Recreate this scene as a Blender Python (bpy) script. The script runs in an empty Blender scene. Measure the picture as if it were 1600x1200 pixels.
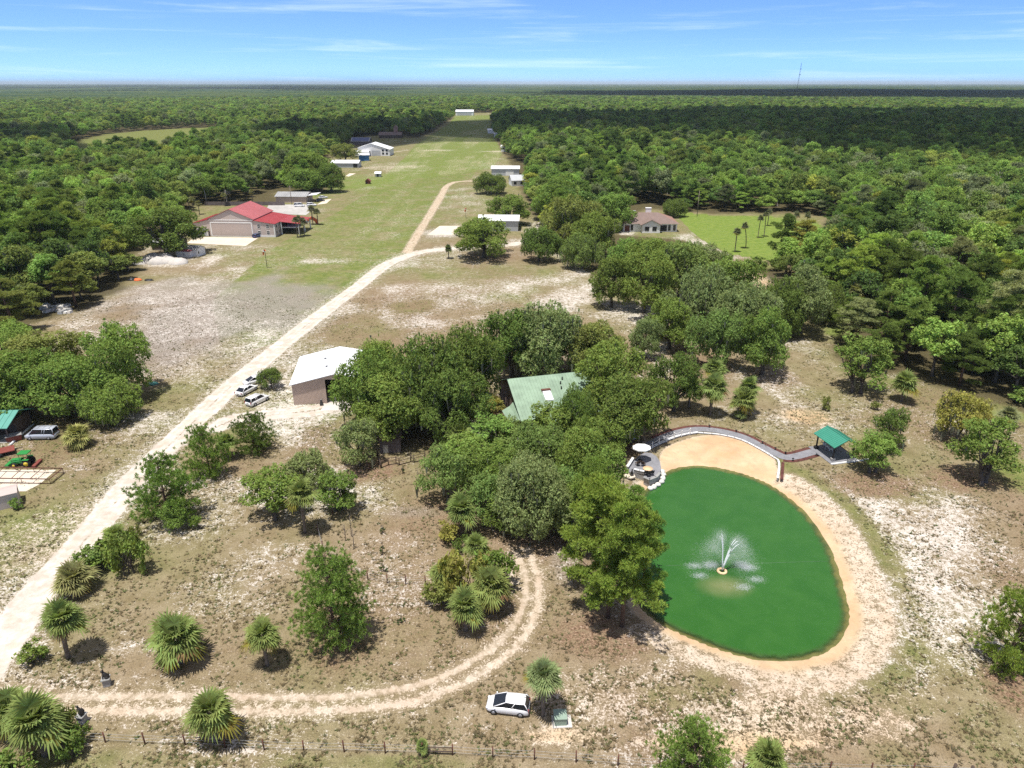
import bpy, math, random
import numpy as np
R = math.radians
SC = bpy.context.scene
COL = SC.collection
random.seed(7)
RNG = np.random.default_rng(11)

# ---------------------------------------------------------------- camera model (1600x1200 photo pixels)
FPX, PITCH, CAMH = 1110.0, R(22.95), 54.0
CP, SP = math.cos(PITCH), math.sin(PITCH)

def G(px, py, z=0.0):
    """ground point (x, y) seen at photo pixel (px, py) at height z"""
    u, v = (px - 800) / FPX, (py - 600) / FPX
    d = (CAMH - z) / (SP + v * CP)
    return (d * u, d * (CP - v * SP))

def mpp(py, z=0.0):
    v = (py - 600) / FPX
    return (CAMH - z) / (SP + v * CP) / FPX

def ztop(Y, py):
    v = (py - 600) / FPX
    return CAMH - Y * (SP + v * CP) / (CP - v * SP)

def proj(x, y, z):
    D = CAMH - z
    dep = y * CP + D * SP
    return 800 + FPX * x / dep, 600 + FPX * (D * CP - y * SP) / dep

# ---------------------------------------------------------------- object helpers
def link(o, parent=None):
    COL.objects.link(o)
    if parent is not None:
        o.parent = parent
    return o

def tag(o, label=None, cat=None, group=None, kind=None):
    if label: o['label'] = label
    if cat: o['category'] = cat
    if group: o['group'] = group
    if kind: o['kind'] = kind
    return o

def thing(name, label, cat, loc=(0, 0, 0), rz=0.0, group=None):
    o = link(bpy.data.objects.new(name, None))
    o.empty_display_size = 0.5
    o.location = loc
    o.rotation_euler = (0, 0, rz)
    return tag(o, label, cat, group)

def np_mesh(name, V, polys, mats, mi=None, smooth=False):
    """polys: list of int arrays (n,k)"""
    me = bpy.data.meshes.new(name)
    V = np.asarray(V, dtype=np.float32)
    me.vertices.add(len(V))
    me.vertices.foreach_set('co', V.ravel())
    loops = np.concatenate([np.asarray(p, dtype=np.int32).ravel() for p in polys])
    tot = np.concatenate([np.full(len(p), p.shape[1], dtype=np.int32) for p in polys])
    start = np.concatenate([[0], np.cumsum(tot)[:-1]]).astype(np.int32)
    me.loops.add(len(loops))
    me.loops.foreach_set('vertex_index', loops)
    me.polygons.add(len(tot))
    me.polygons.foreach_set('loop_start', start)
    if mi is not None:
        me.polygons.foreach_set('material_index', np.asarray(mi, dtype=np.int32))
    if smooth:
        me.polygons.foreach_set('use_smooth', np.ones(len(tot), dtype=bool))
    for m in mats:
        me.materials.append(m)
    me.update(calc_edges=True)
    me.validate()
    return me

class MB:
    def __init__(s):
        s.V, s.F, s.M, s.S, s.mats = [], [], [], [], []
    def mid(s, m):
        if m not in s.mats: s.mats.append(m)
        return s.mats.index(m)
    def add(s, vs, fs, m, smooth=False):
        o = len(s.V); k = s.mid(m)
        s.V += [tuple(v) for v in vs]
        for f in fs:
            s.F.append(tuple(i + o for i in f)); s.M.append(k); s.S.append(smooth)
        return s
    def box(s, x0, y0, z0, x1, y1, z1, m):
        v = [(x0,y0,z0),(x1,y0,z0),(x1,y1,z0),(x0,y1,z0),(x0,y0,z1),(x1,y0,z1),(x1,y1,z1),(x0,y1,z1)]
        return s.add(v, [(3,2,1,0),(4,5,6,7),(0,1,5,4),(1,2,6,5),(2,3,7,6),(3,0,4,7)], m)
    def obox(s, c, dx, dy, dz, rz, m, taper=1.0):
        """oriented box: centre of its base c, half sizes dx dy, height dz"""
        ca, sa = math.cos(rz), math.sin(rz); v = []
        for zz, k in ((0, 1.0), (dz, taper)):
            for a, b in ((-1,-1),(1,-1),(1,1),(-1,1)):
                X, Y = a*dx*k, b*dy*k
                v.append((c[0]+X*ca-Y*sa, c[1]+X*sa+Y*ca, c[2]+zz))
        return s.add(v, [(3,2,1,0),(4,5,6,7),(0,1,5,4),(1,2,6,5),(2,3,7,6),(3,0,4,7)], m)
    def prism_y(s, poly, y0, y1, m):
        """poly in (x, z), extruded along y; counter-clockwise seen from -y"""
        n = len(poly)
        v = [(x, y0, z) for x, z in poly] + [(x, y1, z) for x, z in poly]
        f = [tuple(range(n)), tuple(range(2*n-1, n-1, -1))]
        f += [((i+1) % n, i, n+i, n+(i+1) % n) for i in range(n)]
        return s.add(v, f, m)
    def prism_z(s, poly, z0, z1, m):
        n = len(poly)
        v = [(x, y, z0) for x, y in poly] + [(x, y, z1) for x, y in poly]
        f = [tuple(range(n-1, -1, -1)), tuple(range(n, 2*n))]
        f += [(i, (i+1) % n, n+(i+1) % n, n+i) for i in range(n)]
        return s.add(v, f, m)
    def tube(s, pts, rad, m, n=7, cap=True, smooth=True):
        P = [np.array(p, float) for p in pts]
        if not hasattr(rad, '__len__'): rad = [rad]*len(P)
        v, f = [], []
        for i, p in enumerate(P):
            t = P[min(i+1, len(P)-1)] - P[max(i-1, 0)]
            t = t/(np.linalg.norm(t)+1e-9)
            a = np.cross(t, (0, 0, 1.0) if abs(t[2]) < .9 else (1.0, 0, 0)); a /= np.linalg.norm(a)
            b = np.cross(t, a)
            for k in range(n):
                w = 2*math.pi*k/n
                v.append(tuple(p + rad[i]*(math.cos(w)*a + math.sin(w)*b)))
        for i in range(len(P)-1):
            for k in range(n):
                f.append((i*n+k, i*n+(k+1) % n, (i+1)*n+(k+1) % n, (i+1)*n+k))
        if cap:
            f.append(tuple(range(n-1, -1, -1))); f.append(tuple(range((len(P)-1)*n, len(P)*n)))
        return s.add(v, f, m, smooth)
    def cyl(s, x, y, z0, z1, r0, r1, m, n=12):
        return s.tube([(x, y, z0), (x, y, z1)], [r0, r1], m, n)
    def blob(s, c, r, m, seed=0, n=8, k=6, rough=.12, zmin=None):
        rg = random.Random(seed); v, f = [], []
        rx, ry, rz = r if hasattr(r, '__len__') else (r, r, r)
        for i in range(k+1):
            th = math.pi*i/k
            for j in range(n):
                ph = 2*math.pi*j/n
                q = 1 + rough*rg.uniform(-1, 1)
                z = c[2] + rz*math.cos(th)*q
                if zmin is not None: z = max(z, zmin)
                v.append((c[0]+rx*math.sin(th)*math.cos(ph)*q, c[1]+ry*math.sin(th)*math.sin(ph)*q, z))
        for i in range(k):
            for j in range(n):
                f.append((i*n+j, (i+1)*n+j, (i+1)*n+(j+1) % n, i*n+(j+1) % n))
        return s.add(v, f, m, True)
    def build(s, name, parent=None, loc=None):
        me = bpy.data.meshes.new(name)
        me.from_pydata(s.V, [], s.F)
        for m in s.mats: me.materials.append(m)
        me.polygons.foreach_set('material_index', np.array(s.M, dtype=np.int32))
        me.polygons.foreach_set('use_smooth', np.array(s.S, dtype=bool))
        me.update()
        o = link(bpy.data.objects.new(name, me), parent)
        if loc is not None: o.location = loc
        return o

def copy_tree(o, parent=None):
    c = o.copy(); COL.objects.link(c); c.parent = parent
    for ch in list(o.children): copy_tree(ch, c)
    return c

# ---------------------------------------------------------------- materials
class NT:
    def __init__(s, name):
        s.m = bpy.data.materials.new(name); s.m.use_nodes = True
        s.t = s.m.node_tree; s.t.nodes.clear()
        s.out = s.n('ShaderNodeOutputMaterial')
    def n(s, typ, **kw):
        nd = s.t.nodes.new(typ)
        for k, v in kw.items():
            if k.startswith('i_'):
                nd.inputs[k[2:].replace('_', ' ')].default_value = v
            else: setattr(nd, k, v)
        return nd
    def l(s, a, b): s.t.links.new(a, b)
    def math(s, op, a, b=None, c=None, clamp=False):
        nd = s.t.nodes.new('ShaderNodeMath'); nd.operation = op; nd.use_clamp = clamp
        for i, x in enumerate((a, b, c)):
            if x is None: continue
            if isinstance(x, (int, float)): nd.inputs[i].default_value = x
            else: s.l(x, nd.inputs[i])
        return nd.outputs[0]
    def mix(s, f, a, b, blend='MIX'):
        nd = s.t.nodes.new('ShaderNodeMix'); nd.data_type = 'RGBA'; nd.blend_type = blend
        for i, x in ((0, f), (6, a), (7, b)):
            if isinstance(x, (int, float)): nd.inputs[i].default_value = x
            elif isinstance(x, tuple): nd.inputs[i].default_value = (*x[:3], 1)
            else: s.l(x, nd.inputs[i])
        return nd.outputs[2]
    def ss(s, x, a, b):
        nd = s.t.nodes.new('ShaderNodeMapRange'); nd.interpolation_type = 'SMOOTHSTEP'
        for k, q in ((0, x), (1, a), (2, b)):
            if isinstance(q, (int, float)): nd.inputs[k].default_value = q
            else: s.l(q, nd.inputs[k])
        return nd.outputs[0]
    def noise(s, vec, scale, detail=4, rough=.6, dist=0.0):
        nd = s.n('ShaderNodeTexNoise'); nd.inputs['Scale'].default_value = scale
        nd.inputs['Detail'].default_value = detail; nd.inputs['Roughness'].default_value = rough
        nd.inputs['Distortion'].default_value = dist
        if vec is not None: s.l(vec, nd.inputs['Vector'])
        return nd.outputs[0]
    def attr(s, name, typ='GEOMETRY'):
        nd = s.n('ShaderNodeAttribute'); nd.attribute_name = name; nd.attribute_type = typ
        return nd

def mat(name, col, rough=.7, metal=0.0, var=.12, scale=3.0, spec=.3, bump=0.0, coat=0.0):
    """plain surface with some weathering from object-space noise"""
    t = NT(name)
    tc = t.n('ShaderNodeTexCoord')
    nz = t.noise(tc.outputs['Object'], scale, 5, .65)
    nz2 = t.noise(tc.outputs['Object'], scale*.17, 2, .5)
    f = t.math('ADD', t.math('MULTIPLY', nz, .6), t.math('MULTIPLY', nz2, .4))
    lo = tuple(c*(1-var) for c in col); hi = tuple(min(1, c*(1+var)) for c in col)
    c = t.mix(t.ss(f, .3, .7), lo, hi)
    b = t.n('ShaderNodeBsdfPrincipled')
    t.l(c, b.inputs['Base Color'])
    b.inputs['Roughness'].default_value = rough; b.inputs['Metallic'].default_value = metal
    b.inputs['Specular IOR Level'].default_value = spec
    if coat: b.inputs['Coat Weight'].default_value = coat
    if bump:
        bp = t.n('ShaderNodeBump'); bp.inputs['Strength'].default_value = bump; bp.inputs['Distance'].default_value = .03
        t.l(nz, bp.inputs['Height']); t.l(bp.outputs[0], b.inputs['Normal'])
    t.l(b.outputs[0], t.out.inputs[0])
    return t.m

def leafmat(name, instancer=False, col=None, transl=.40, var=.35):
    t = NT(name)
    if col is None:
        if instancer:
            base = t.attr('tone', 'INSTANCER').outputs['Color']
        else:
            base = t.n('ShaderNodeObjectInfo').outputs['Color']
    else:
        rgb = t.n('ShaderNodeRGB'); rgb.outputs[0].default_value = (*col, 1); base = rgb.outputs[0]
    oi = t.n('ShaderNodeObjectInfo')
    geo = t.n('ShaderNodeNewGeometry')
    tc = t.n('ShaderNodeTexCoord')
    clump = t.noise(tc.outputs['Object'], .55, 2, .5)
    hsv = t.n('ShaderNodeHueSaturation')
    isl = geo.outputs['Random Per Island']
    h = t.math('ADD', t.math('MULTIPLY', isl, .035), t.math('MULTIPLY', oi.outputs['Random'], .02))
    t.l(t.math('ADD', h, .463), hsv.inputs['Hue']); hsv.inputs['Saturation'].default_value = .95
    v = t.math('ADD', t.math('MULTIPLY', isl, var*1.6), t.math('MULTIPLY', t.ss(clump, .3, .7), .45))
    t.l(t.math('ADD', v, .72 - var*.5), hsv.inputs['Value'])
    t.l(base, hsv.inputs['Color'])
    d = t.n('ShaderNodeBsdfDiffuse'); t.l(hsv.outputs[0], d.inputs[0])
    tr = t.n('ShaderNodeBsdfTranslucent')
    t.l(t.mix(1.0, hsv.outputs[0], (1.0, 1.0, .55), 'MULTIPLY'), tr.inputs[0])
    mx = t.n('ShaderNodeMixShader'); mx.inputs[0].default_value = transl
    t.l(d.outputs[0], mx.inputs[1]); t.l(tr.outputs[0], mx.inputs[2])
    t.l(mx.outputs[0], t.out.inputs[0])
    return t.m

M = {}
M['leaf'] = leafmat('foliage')
M['fleaf'] = leafmat('wood_foliage', instancer=True)
M['moss'] = leafmat('hanging_moss', col=(.16, .17, .12), transl=.15)
M['dead'] = leafmat('dry_frond', col=(.25, .17, .07), transl=.15)
M['yfrond'] = leafmat('yellow_frond', col=(.26, .24, .04))
M['bark'] = mat('bark', (.10, .085, .07), .95, var=.4, scale=6, bump=.5)
M['palmbark'] = mat('palm_bark', (.17, .14, .11), .95, var=.4, scale=9, bump=.6)
M['pinebark'] = mat('pine_bark', (.13, .085, .06), .95, var=.4, scale=7, bump=.5)
M['white_metal'] = mat('white_metal', (.78, .79, .80), .45, var=.04, scale=1.2)
M['grey_metal'] = mat('grey_metal', (.45, .46, .47), .5, var=.1)
M['galv'] = mat('galvanised', (.38, .38, .37), .45, .3, var=.2, scale=1.5)
M['tan_wall'] = mat('tan_metal_wall', (.50, .39, .325), .6, var=.06)
M['taupe'] = mat('taupe_wall', (.52, .44, .40), .75, var=.06)
M['taupe2'] = mat('taupe_door', (.47, .395, .36), .7, var=.05)
M['red_roof'] = mat('red_metal_roof', (.33, .05, .055), .45, var=.08, scale=.7)
M['red_roof2'] = mat('faded_red_roof', (.40, .12, .125), .5, var=.14, scale=.7)
M['green_roof'] = mat('pale_green_metal_roof', (.235, .325, .235), .6, var=.22, scale=.6)
M['green_roof2'] = mat('green_metal_roof', (.05, .235, .165), .4, var=.06, scale=.7)
M['teal_roof'] = mat('teal_metal_roof', (.10, .30, .24), .5, var=.1, scale=.7)
M['brown_roof'] = mat('brown_shingle', (.20, .145, .125), .9, var=.15, scale=4)
M['sunlit_reddish'] = mat('sunlit_shingle', (.29, .17, .135), .9, var=.15, scale=4)  # lit copy of brown shingle, sunlight in its colour; also reddens the turret
M['white_paint'] = mat('white_paint', (.76, .75, .73), .6, var=.05)
M['car_white'] = mat('white_car_paint', (.80, .80, .80), .25, var=.01, coat=.6, spec=.5)
M['car_grey'] = mat('silver_car_paint', (.46, .49, .55), .3, .1, var=.02, coat=.5, spec=.5)
M['car_blue'] = mat('blue_car_paint', (.03, .06, .17), .3, var=.02, coat=.5, spec=.5)
M['car_dark'] = mat('dark_car_paint', (.03, .03, .035), .3, var=.02, coat=.5, spec=.5)
M['glass'] = mat('dark_glass', (.012, .016, .022), .08, var=.02, spec=.6)
M['tyre'] = mat('tyre', (.02, .02, .02), .8)
M['rim'] = mat('wheel_rim', (.35, .35, .37), .4, .5)
M['lamp'] = mat('clear_lamp', (.75, .77, .8), .15, spec=.6)
M['tail'] = mat('tail_lamp', (.35, .02, .02), .25)
M['chrome'] = mat('dark_trim', (.05, .05, .05), .5)
M['concrete'] = mat('concrete', (.52, .49, .45), .9, var=.12, scale=.8)
M['concrete2'] = mat('weathered_concrete', (.40, .385, .36), .9, var=.2, scale=.5)
M['slab'] = mat('pale_slab', (.60, .52, .42), .9, var=.12, scale=.8)
M['paver'] = mat('grey_pavers', (.21, .21, .225), .85, var=.22, scale=4.5)
M['wallstone'] = mat('stone_block_wall', (.30, .29, .28), .9, var=.25, scale=5)
M['cap'] = mat('white_wall_cap', (.66, .66, .66), .7, var=.06)
M['mulch'] = mat('red_mulch', (.105, .042, .034), 1.0, var=.5, scale=8, bump=.6)
M['limerock'] = mat('pale_boulder', (.68, .65, .60), .9, var=.15, scale=3, bump=.4)
M['rust'] = mat('rusty_steel', (.12, .05, .035), .8, var=.35, scale=3)
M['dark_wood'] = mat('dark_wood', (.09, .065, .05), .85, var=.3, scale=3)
M['old_wood'] = mat('weathered_boards', (.15, .125, .12), .9, var=.3, scale=4)
M['brown_wall'] = mat('brown_siding', (.20, .145, .115), .85, var=.12)
M['black'] = mat('black_iron', (.02, .02, .022), .5)
M['statue'] = mat('dark_bronze', (.03, .028, .027), .55, var=.3)
M['canvas'] = mat('white_canvas', (.80, .80, .78), .9, var=.03)
M['tractor_green'] = mat('green_enamel', (.03, .24, .055), .35, var=.05, coat=.4)
M['yellow'] = mat('yellow_enamel', (.62, .46, .05), .4, var=.05)
M['red_paint'] = mat('red_paint', (.20, .055, .042), .6, var=.15)
M['orange'] = mat('orange_fabric', (.72, .16, .05), .7, var=.08)
M['blue_wall'] = mat('blue_metal', (.035, .15, .33), .5, var=.06)
M['solar'] = mat('solar_panel', (.07, .09, .19), .25, var=.08)
M['util_green'] = mat('pale_green_steel', (.25, .33, .26), .55, var=.08)
M['pole'] = mat('pole_wood', (.20, .16, .13), .9, var=.2)
M['sandpile'] = mat('heaped_sand', (.50, .47, .43), 1.0, var=.15, scale=2, bump=.8)
M['water_white'] = mat('white_spray', (.85, .88, .9), .6, var=.02)
M['foamtan'] = mat('float_tan', (.70, .50, .30), .7, var=.1)
def cloudmat():
    t = NT('thin_cloud'); d = t.n('ShaderNodeBsdfDiffuse'); d.inputs[0].default_value = (.86, .87, .9, 1)
    tp = t.n('ShaderNodeBsdfTransparent'); m = t.n('ShaderNodeMixShader'); m.inputs[0].default_value = .42
    t.l(tp.outputs[0], m.inputs[1]); t.l(d.outputs[0], m.inputs[2]); t.l(m.outputs[0], t.out.inputs[0]); return t.m
M['cloud'] = cloudmat()
# ---------------------------------------------------------------- plants: real-size prototypes, shared by copies
def unit(a):
    return a/(np.linalg.norm(a, axis=-1, keepdims=True)+1e-9)

def leaf_quads(c, nrm, size, rg, asp=.55):
    n = len(c)
    t = unit(np.cross(nrm, rg.normal(size=(n, 3))))
    b = np.cross(nrm, t)
    a = size[:, None]
    V = np.stack([c+t*a, c+b*a*asp, c-t*a, c-b*a*asp], axis=1).reshape(-1, 3)
    return V, np.arange(4*n, dtype=np.int32).reshape(n, 4)

def oak_crown(seed, rad, H, bole, lobes=34, leaf=.30, dens=1.0, moss=0.0, up=.8, flat=1.0, lsz=1.0):
    """leaf clumps on the shells of many overlapping lobes: returns vertices, quads, material index, lobe centres"""
    rg = np.random.default_rng(seed)
    ch = (H-bole)
    cz = bole + ch*.40
    d = unit(rg.normal(size=(lobes, 3)) + np.array([0, 0, .15]))
    d[:, 2] = np.where(d[:, 2] < -.75, -d[:, 2], d[:, 2])
    k = rg.uniform(.45, .92, lobes)**.9
    skew = 1 + .18*np.sin(np.arctan2(d[:, 1], d[:, 0])*2 + seed) + .10*np.sin(np.arctan2(d[:, 1], d[:, 0])*3 + seed*2.1)
    lc = np.stack([d[:, 0]*rad*k*skew, d[:, 1]*rad*k*skew, cz + d[:, 2]*ch*.52*k*np.where(d[:, 2] > 0, flat, .75)], 1)
    lr = rad*rg.uniform(.18, .34, lobes)*lsz
    C, N, S, MI = [], [], [], []
    for i in range(lobes):
        nt = int(4*math.pi*lr[i]**2*1.6*dens/(leaf/.3)**1.8)
        dd = unit(rg.normal(size=(nt, 3)))
        q = lc[i] + dd*np.array([1, 1, .8])*lr[i]*rg.uniform(.78, 1.08, (nt, 1))
        keep = np.ones(nt, bool)
        for j in range(lobes):
            if j != i:
                keep &= (np.linalg.norm((q-lc[j])/np.array([1, 1, .8]), axis=1) > lr[j]*.80)
        keep &= (dd[:, 2] > -.55) | (rg.random(nt) < .35)
        q, dd = q[keep], dd[keep]
        nl = 6
        qq = np.repeat(q, nl, 0) + rg.normal(size=(len(q)*nl, 3))*leaf*.75
        nn = unit(np.repeat(dd, nl, 0)*.5 + rg.normal(size=qq.shape)*.62 + np.array([0, 0, up]))
        C.append(qq); N.append(nn); S.append(leaf*rg.uniform(.55, 1.1, len(qq))); MI.append(np.zeros(len(qq), int))
        ni = max(4, int(26*lr[i]))
        qi = lc[i] + rg.normal(size=(ni, 3))*lr[i]*.38
        C.append(qi); N.append(unit(rg.normal(size=qi.shape))); S.append(np.full(ni, leaf*1.7)); MI.append(np.zeros(ni, int))
    C, N, S, MI = map(np.concatenate, (C, N, S, MI))
    zc = np.maximum(C[:, 2], bole*.55); C[:, 2] = zc
    V, F = leaf_quads(C, N, S, rg)
    if moss > 0:
        nm = int(420*moss)
        src = C[rg.integers(0, len(C), nm)]
        src = src - np.array([0, 0, .3])
        L = rg.uniform(.5, 1.5, nm)
        w = rg.uniform(.10, .25, nm)
        az = rg.uniform(0, 6.28, nm)
        t = np.stack([np.cos(az), np.sin(az), np.zeros(nm)], 1)
        z = np.zeros((nm, 3)); z[:, 2] = -L
        Vm = np.stack([src-t*w[:, None], src+t*w[:, None], src+t*w[:, None]*.3+z, src-t*w[:, None]*.3+z], 1).reshape(-1, 3)
        F = np.concatenate([F, np.arange(4*nm).reshape(nm, 4)+len(V)])
        V = np.concatenate([V, Vm]); MI = np.concatenate([MI, np.ones(nm, int)])
    return V, F, MI, lc

def limbs(seed, lc, bole, tr, m, nl=7, stems=1):
    rg = random.Random(seed); mb = MB()
    for s in range(stems):
        ox, oy = (0, 0) if stems == 1 else (rg.uniform(-.6, .6), rg.uniform(-.6, .6))
        top = (ox+rg.uniform(-.3, .3), oy+rg.uniform(-.3, .3), bole)
        mb.tube([(ox, oy, -.15), (ox*.9, oy*.9, .25), (ox+rg.uniform(-.15, .15), oy, bole*.5), top], [tr*1.7, tr*1.15, tr*.95, tr*.85], m, 9)
        idx = rg.sample(range(len(lc)), min(nl, len(lc)))
        for i in idx:
            e = lc[i]
            mid = [(top[a]*.5+e[a]*.5) for a in range(3)]
            mid[2] += .12*abs(e[0])*rg.uniform(-.5, 1); mid[0] += rg.uniform(-.4, .4); mid[1] += rg.uniform(-.4, .4)
            mb.tube([(top[0], top[1], top[2]-.25), mid, tuple(e)], [tr*.6, tr*.36, tr*.12], m, 6)
    return mb

def crown_mesh(name, V, F, MI=None):
    return np_mesh(name, V, [F], [M['leaf'], M['moss']], MI)

def pine_tufts(pos, dirs, rg, L=.36, blades=18, w=.026):
    """needle tufts: blades fanning out from each shoot tip"""
    n = len(pos)
    P = np.repeat(pos, blades, 0); D = np.repeat(dirs, blades, 0)
    d = unit(D*.75 + rg.normal(size=P.shape)*.75 + np.array([0, 0, .25]))
    side = unit(np.cross(d, rg.normal(size=P.shape)))
    ln = (L*rg.uniform(.7, 1.2, len(P)))[:, None]
    a = P - d*.05; b = P + d*ln*.55 + side*w; c = P + d*ln; e = P + d*ln*.55 - side*w
    V = np.stack([a, b, c, e], 1).reshape(-1, 3)
    return V, np.arange(len(V), dtype=np.int32).reshape(-1, 4)

def young_pine(seed, H=9.0, rad=3.7, base=.7, L=.33):
    rg = np.random.default_rng(seed); mb = MB()
    mb.tube([(0, 0, -.1), (.05, 0, H*.4), (0, .05, H*.97)], [.20, .13, .03], M['pinebark'], 7)
    P, D = [], []
    z = base
    while z < H*.97:
        t = (z-base)/(H-base)
        R0 = rad*max(0, 1.0-t**2.0)**.75*(.72+.28*min(1, t*4+.3)) + .15
        nb = int(8 + 5*(1-t))
        for b in range(nb):
            az = rg.uniform(0, 6.283); Lb = R0*rg.uniform(.70, 1.08)
            rise = rg.uniform(.05, .42) + t*.5
            tip = np.array([math.cos(az)*Lb, math.sin(az)*Lb, z + Lb*rise*.6])
            if b % 2 == 0:
                mb.tube([(0, 0, z), tuple(tip*np.array([.5, .5, 0])+np.array([0, 0, z+Lb*rise*.2])), tuple(tip)], [.05, .03, .012], M['pinebark'], 4, False)
            k = max(3, int(Lb*4.6))
            for s in np.linspace(.36, 1.0, k):
                side = rg.normal(size=3)*np.array([1, 1, .5])*.30*(.5+s*.6)
                p = np.array([0, 0, z])*(1-s) + tip*s + side
                P.append(p); D.append([math.cos(az)*.6, math.sin(az)*.6, .7])
        z += .46 + .16*(1-t)
    V, F = pine_tufts(np.array(P), unit(np.array(D)), rg, L)
    return mb, V, F

def tall_pine(seed, H=17.0, rad=5.0, bole=5.0, nbr=34, L=.5):
    rg = np.random.default_rng(seed); mb = MB()
    mb.tube([(0, 0, -.1), (.1, 0, H*.35), (-.1, .1, H*.7), (0, 0, H*.96)], [.34, .26, .17, .05], M['pinebark'], 8)
    P, D = [], []
    for b in range(nbr):
        t = (b+rg.uniform(0, 1))/nbr
        z = bole + (H-bole)*t**.85
        az = rg.uniform(0, 6.283)
        Lb = rad*(1.0-.75*t**2.2)*rg.uniform(.55, 1.05)
        tip = np.array([math.cos(az)*Lb, math.sin(az)*Lb, min(z + Lb*rg.uniform(.0, .4), H)])
        mb.tube([(0, 0, z), tuple(tip*np.array([.5, .5, 0])+np.array([0, 0, z*.5+tip[2]*.5-.15])), tuple(tip)], [.10, .06, .02], M['pinebark'], 5, False)
        for c in range(rg.integers(3, 6)):
            s = rg.uniform(.55, 1.0)
            cen = np.array([0, 0, z])*(1-s)+tip*s + rg.normal(size=3)*np.array([.55, .55, .15])
            n = rg.integers(16, 26)
            dd = unit(rg.normal(size=(n, 3))+np.array([0, 0, .5]))
            for q in dd:
                P.append(cen+q*np.array([1, 1, .5])*rg.uniform(.45, .80)); D.append(q)
    V, F = pine_tufts(np.array(P), unit(np.array(D)), rg, L, 12, .042)
    return mb, V, F

def sabal(seed, fronds=34, r=1.0, low=-.9, wide=1.0):
    """fan-palm head around the origin: arrays for fronds (material 0 green, 1 yellow, 2 dry)"""
    rg = np.random.default_rng(seed); V, F, MI = [], [], []
    def quad(a, b, c, d, m):
        o = len(V); V.extend([a, b, c, d]); F.append((o, o+1, o+2, o+3)); MI.append(m)
    for i in range(fronds):
        t = i/(fronds-1)
        el = math.asin(max(-1, min(1, 1 - (1-low)*t))) + rg.uniform(-.22, .22)
        az = i*2.39996 + rg.uniform(-.5, .5)
        m = 0; fl = rg.uniform(.85, 1.15)
        if t > .78: m = rg.choice([0, 1, 2], p=[.40, .32, .28])
        if t > .90: m = rg.choice([1, 2], p=[.25, .75])
        fl = rg.uniform(.78, 1.15)*(.8 if m == 2 else 1)
        d = np.array([math.cos(az)*math.cos(el), math.sin(az)*math.cos(el), math.sin(el)])
        st = r*rg.uniform(.38, 1.0)*wide*fl
        hub = d*st - np.array([0, 0, .10*st*max(0, math.cos(el))])
        side = unit(np.cross(d, np.array([0, 0, 1.0])) + 1e-6*rg.normal(size=3))
        upv = np.cross(side, d)
        w = .022
        quad(tuple(d*.06-side*w), tuple(d*.06+side*w), tuple(hub+side*w), tuple(hub-side*w), m)
        k = 19
        for j in range(k):
            a = (j/(k-1)-.5)*2*R(118)
            ca, sa = math.cos(a), math.sin(a)
            dj = unit(d*ca + side*sa + upv*(.22*abs(sa)) )
            L = r*(1.05-.30*(abs(a)/R(118))**1.5)*rg.uniform(.80, 1.10)*wide*fl
            pj = unit(np.cross(dj, upv))
            mid = hub + dj*L*.55
            droop = .22*L*(.5+max(0, math.cos(el)))*rg.uniform(.5, 1.4)
            tip = hub + dj*L*.98 - np.array([0, 0, droop])
            w0, w1 = .034*r, .060*r
            quad(tuple(hub-pj*w0), tuple(hub+pj*w0), tuple(mid+pj*w1), tuple(mid-pj*w1), m)
            quad(tuple(mid-pj*w1), tuple(mid+pj*w1), tuple(tip+pj*.008), tuple(tip-pj*.008), m)
    return np.array(V), np.array(F, dtype=np.int32), np.array(MI)

PROTO = {}
def reg(kind, trunk_mb, V, F, MI, H, rad, mats=None):
    k = len(PROTO.setdefault(kind, []))
    me = np_mesh('crown_'+kind+str(k), V, [F], mats or [M['leaf'], M['moss']], MI)
    tm = None
    if trunk_mb is not None:
        ob = trunk_mb.build('trunk'); tm = ob.data
        bpy.data.objects.remove(ob)
    PROTO[kind].append(dict(crown=me, trunk=tm, H=H, rad=rad))

for i, (rad, H, bole, lobes, moss, flat) in enumerate([(7.2, 11, .9, 68, .3, 1.0), (6.6, 12, 1.2, 62, .15, 1.0), (7.6, 10, .9, 70, .9, .9), (6.4, 11, 1.0, 58, .0, 1.1), (7.0, 11.5, 1.1, 52, .2, 1.05)]):
    V, F, MI, lc = oak_crown(100+i, rad, H, bole, lobes, .20, .95, moss, flat=flat, lsz=.86)
    reg('oak', limbs(i, lc, 2.3, .42, M['bark'], 15), V, F, MI, H, rad)
for i, (rad, H, bole, lobes, moss) in enumerate([(3.6, 7.5, .7, 26, .1), (3.4, 8.2, .9, 24, .0), (3.8, 6.8, .6, 28, .5), (3.2, 8.8, .8, 24, .05)]):
    V, F, MI, lc = oak_crown(200+i, rad, H, bole, lobes+8, .15, .85, moss)
    reg('tree', limbs(20+i, lc, bole+.8, .20, M['bark'], 9, 1+i % 2), V, F, MI, H, rad)
for i, (rad, H) in enumerate([(1.6, 2.3), (1.8, 2.0), (1.5, 2.8)]):
    V, F, MI, lc = oak_crown(300+i, rad, H, .15, 16, .14, .8, 0)
    reg('shrub', limbs(40+i, lc, .5, .05, M['bark'], 8, 3), V, F, MI, H, rad)
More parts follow.
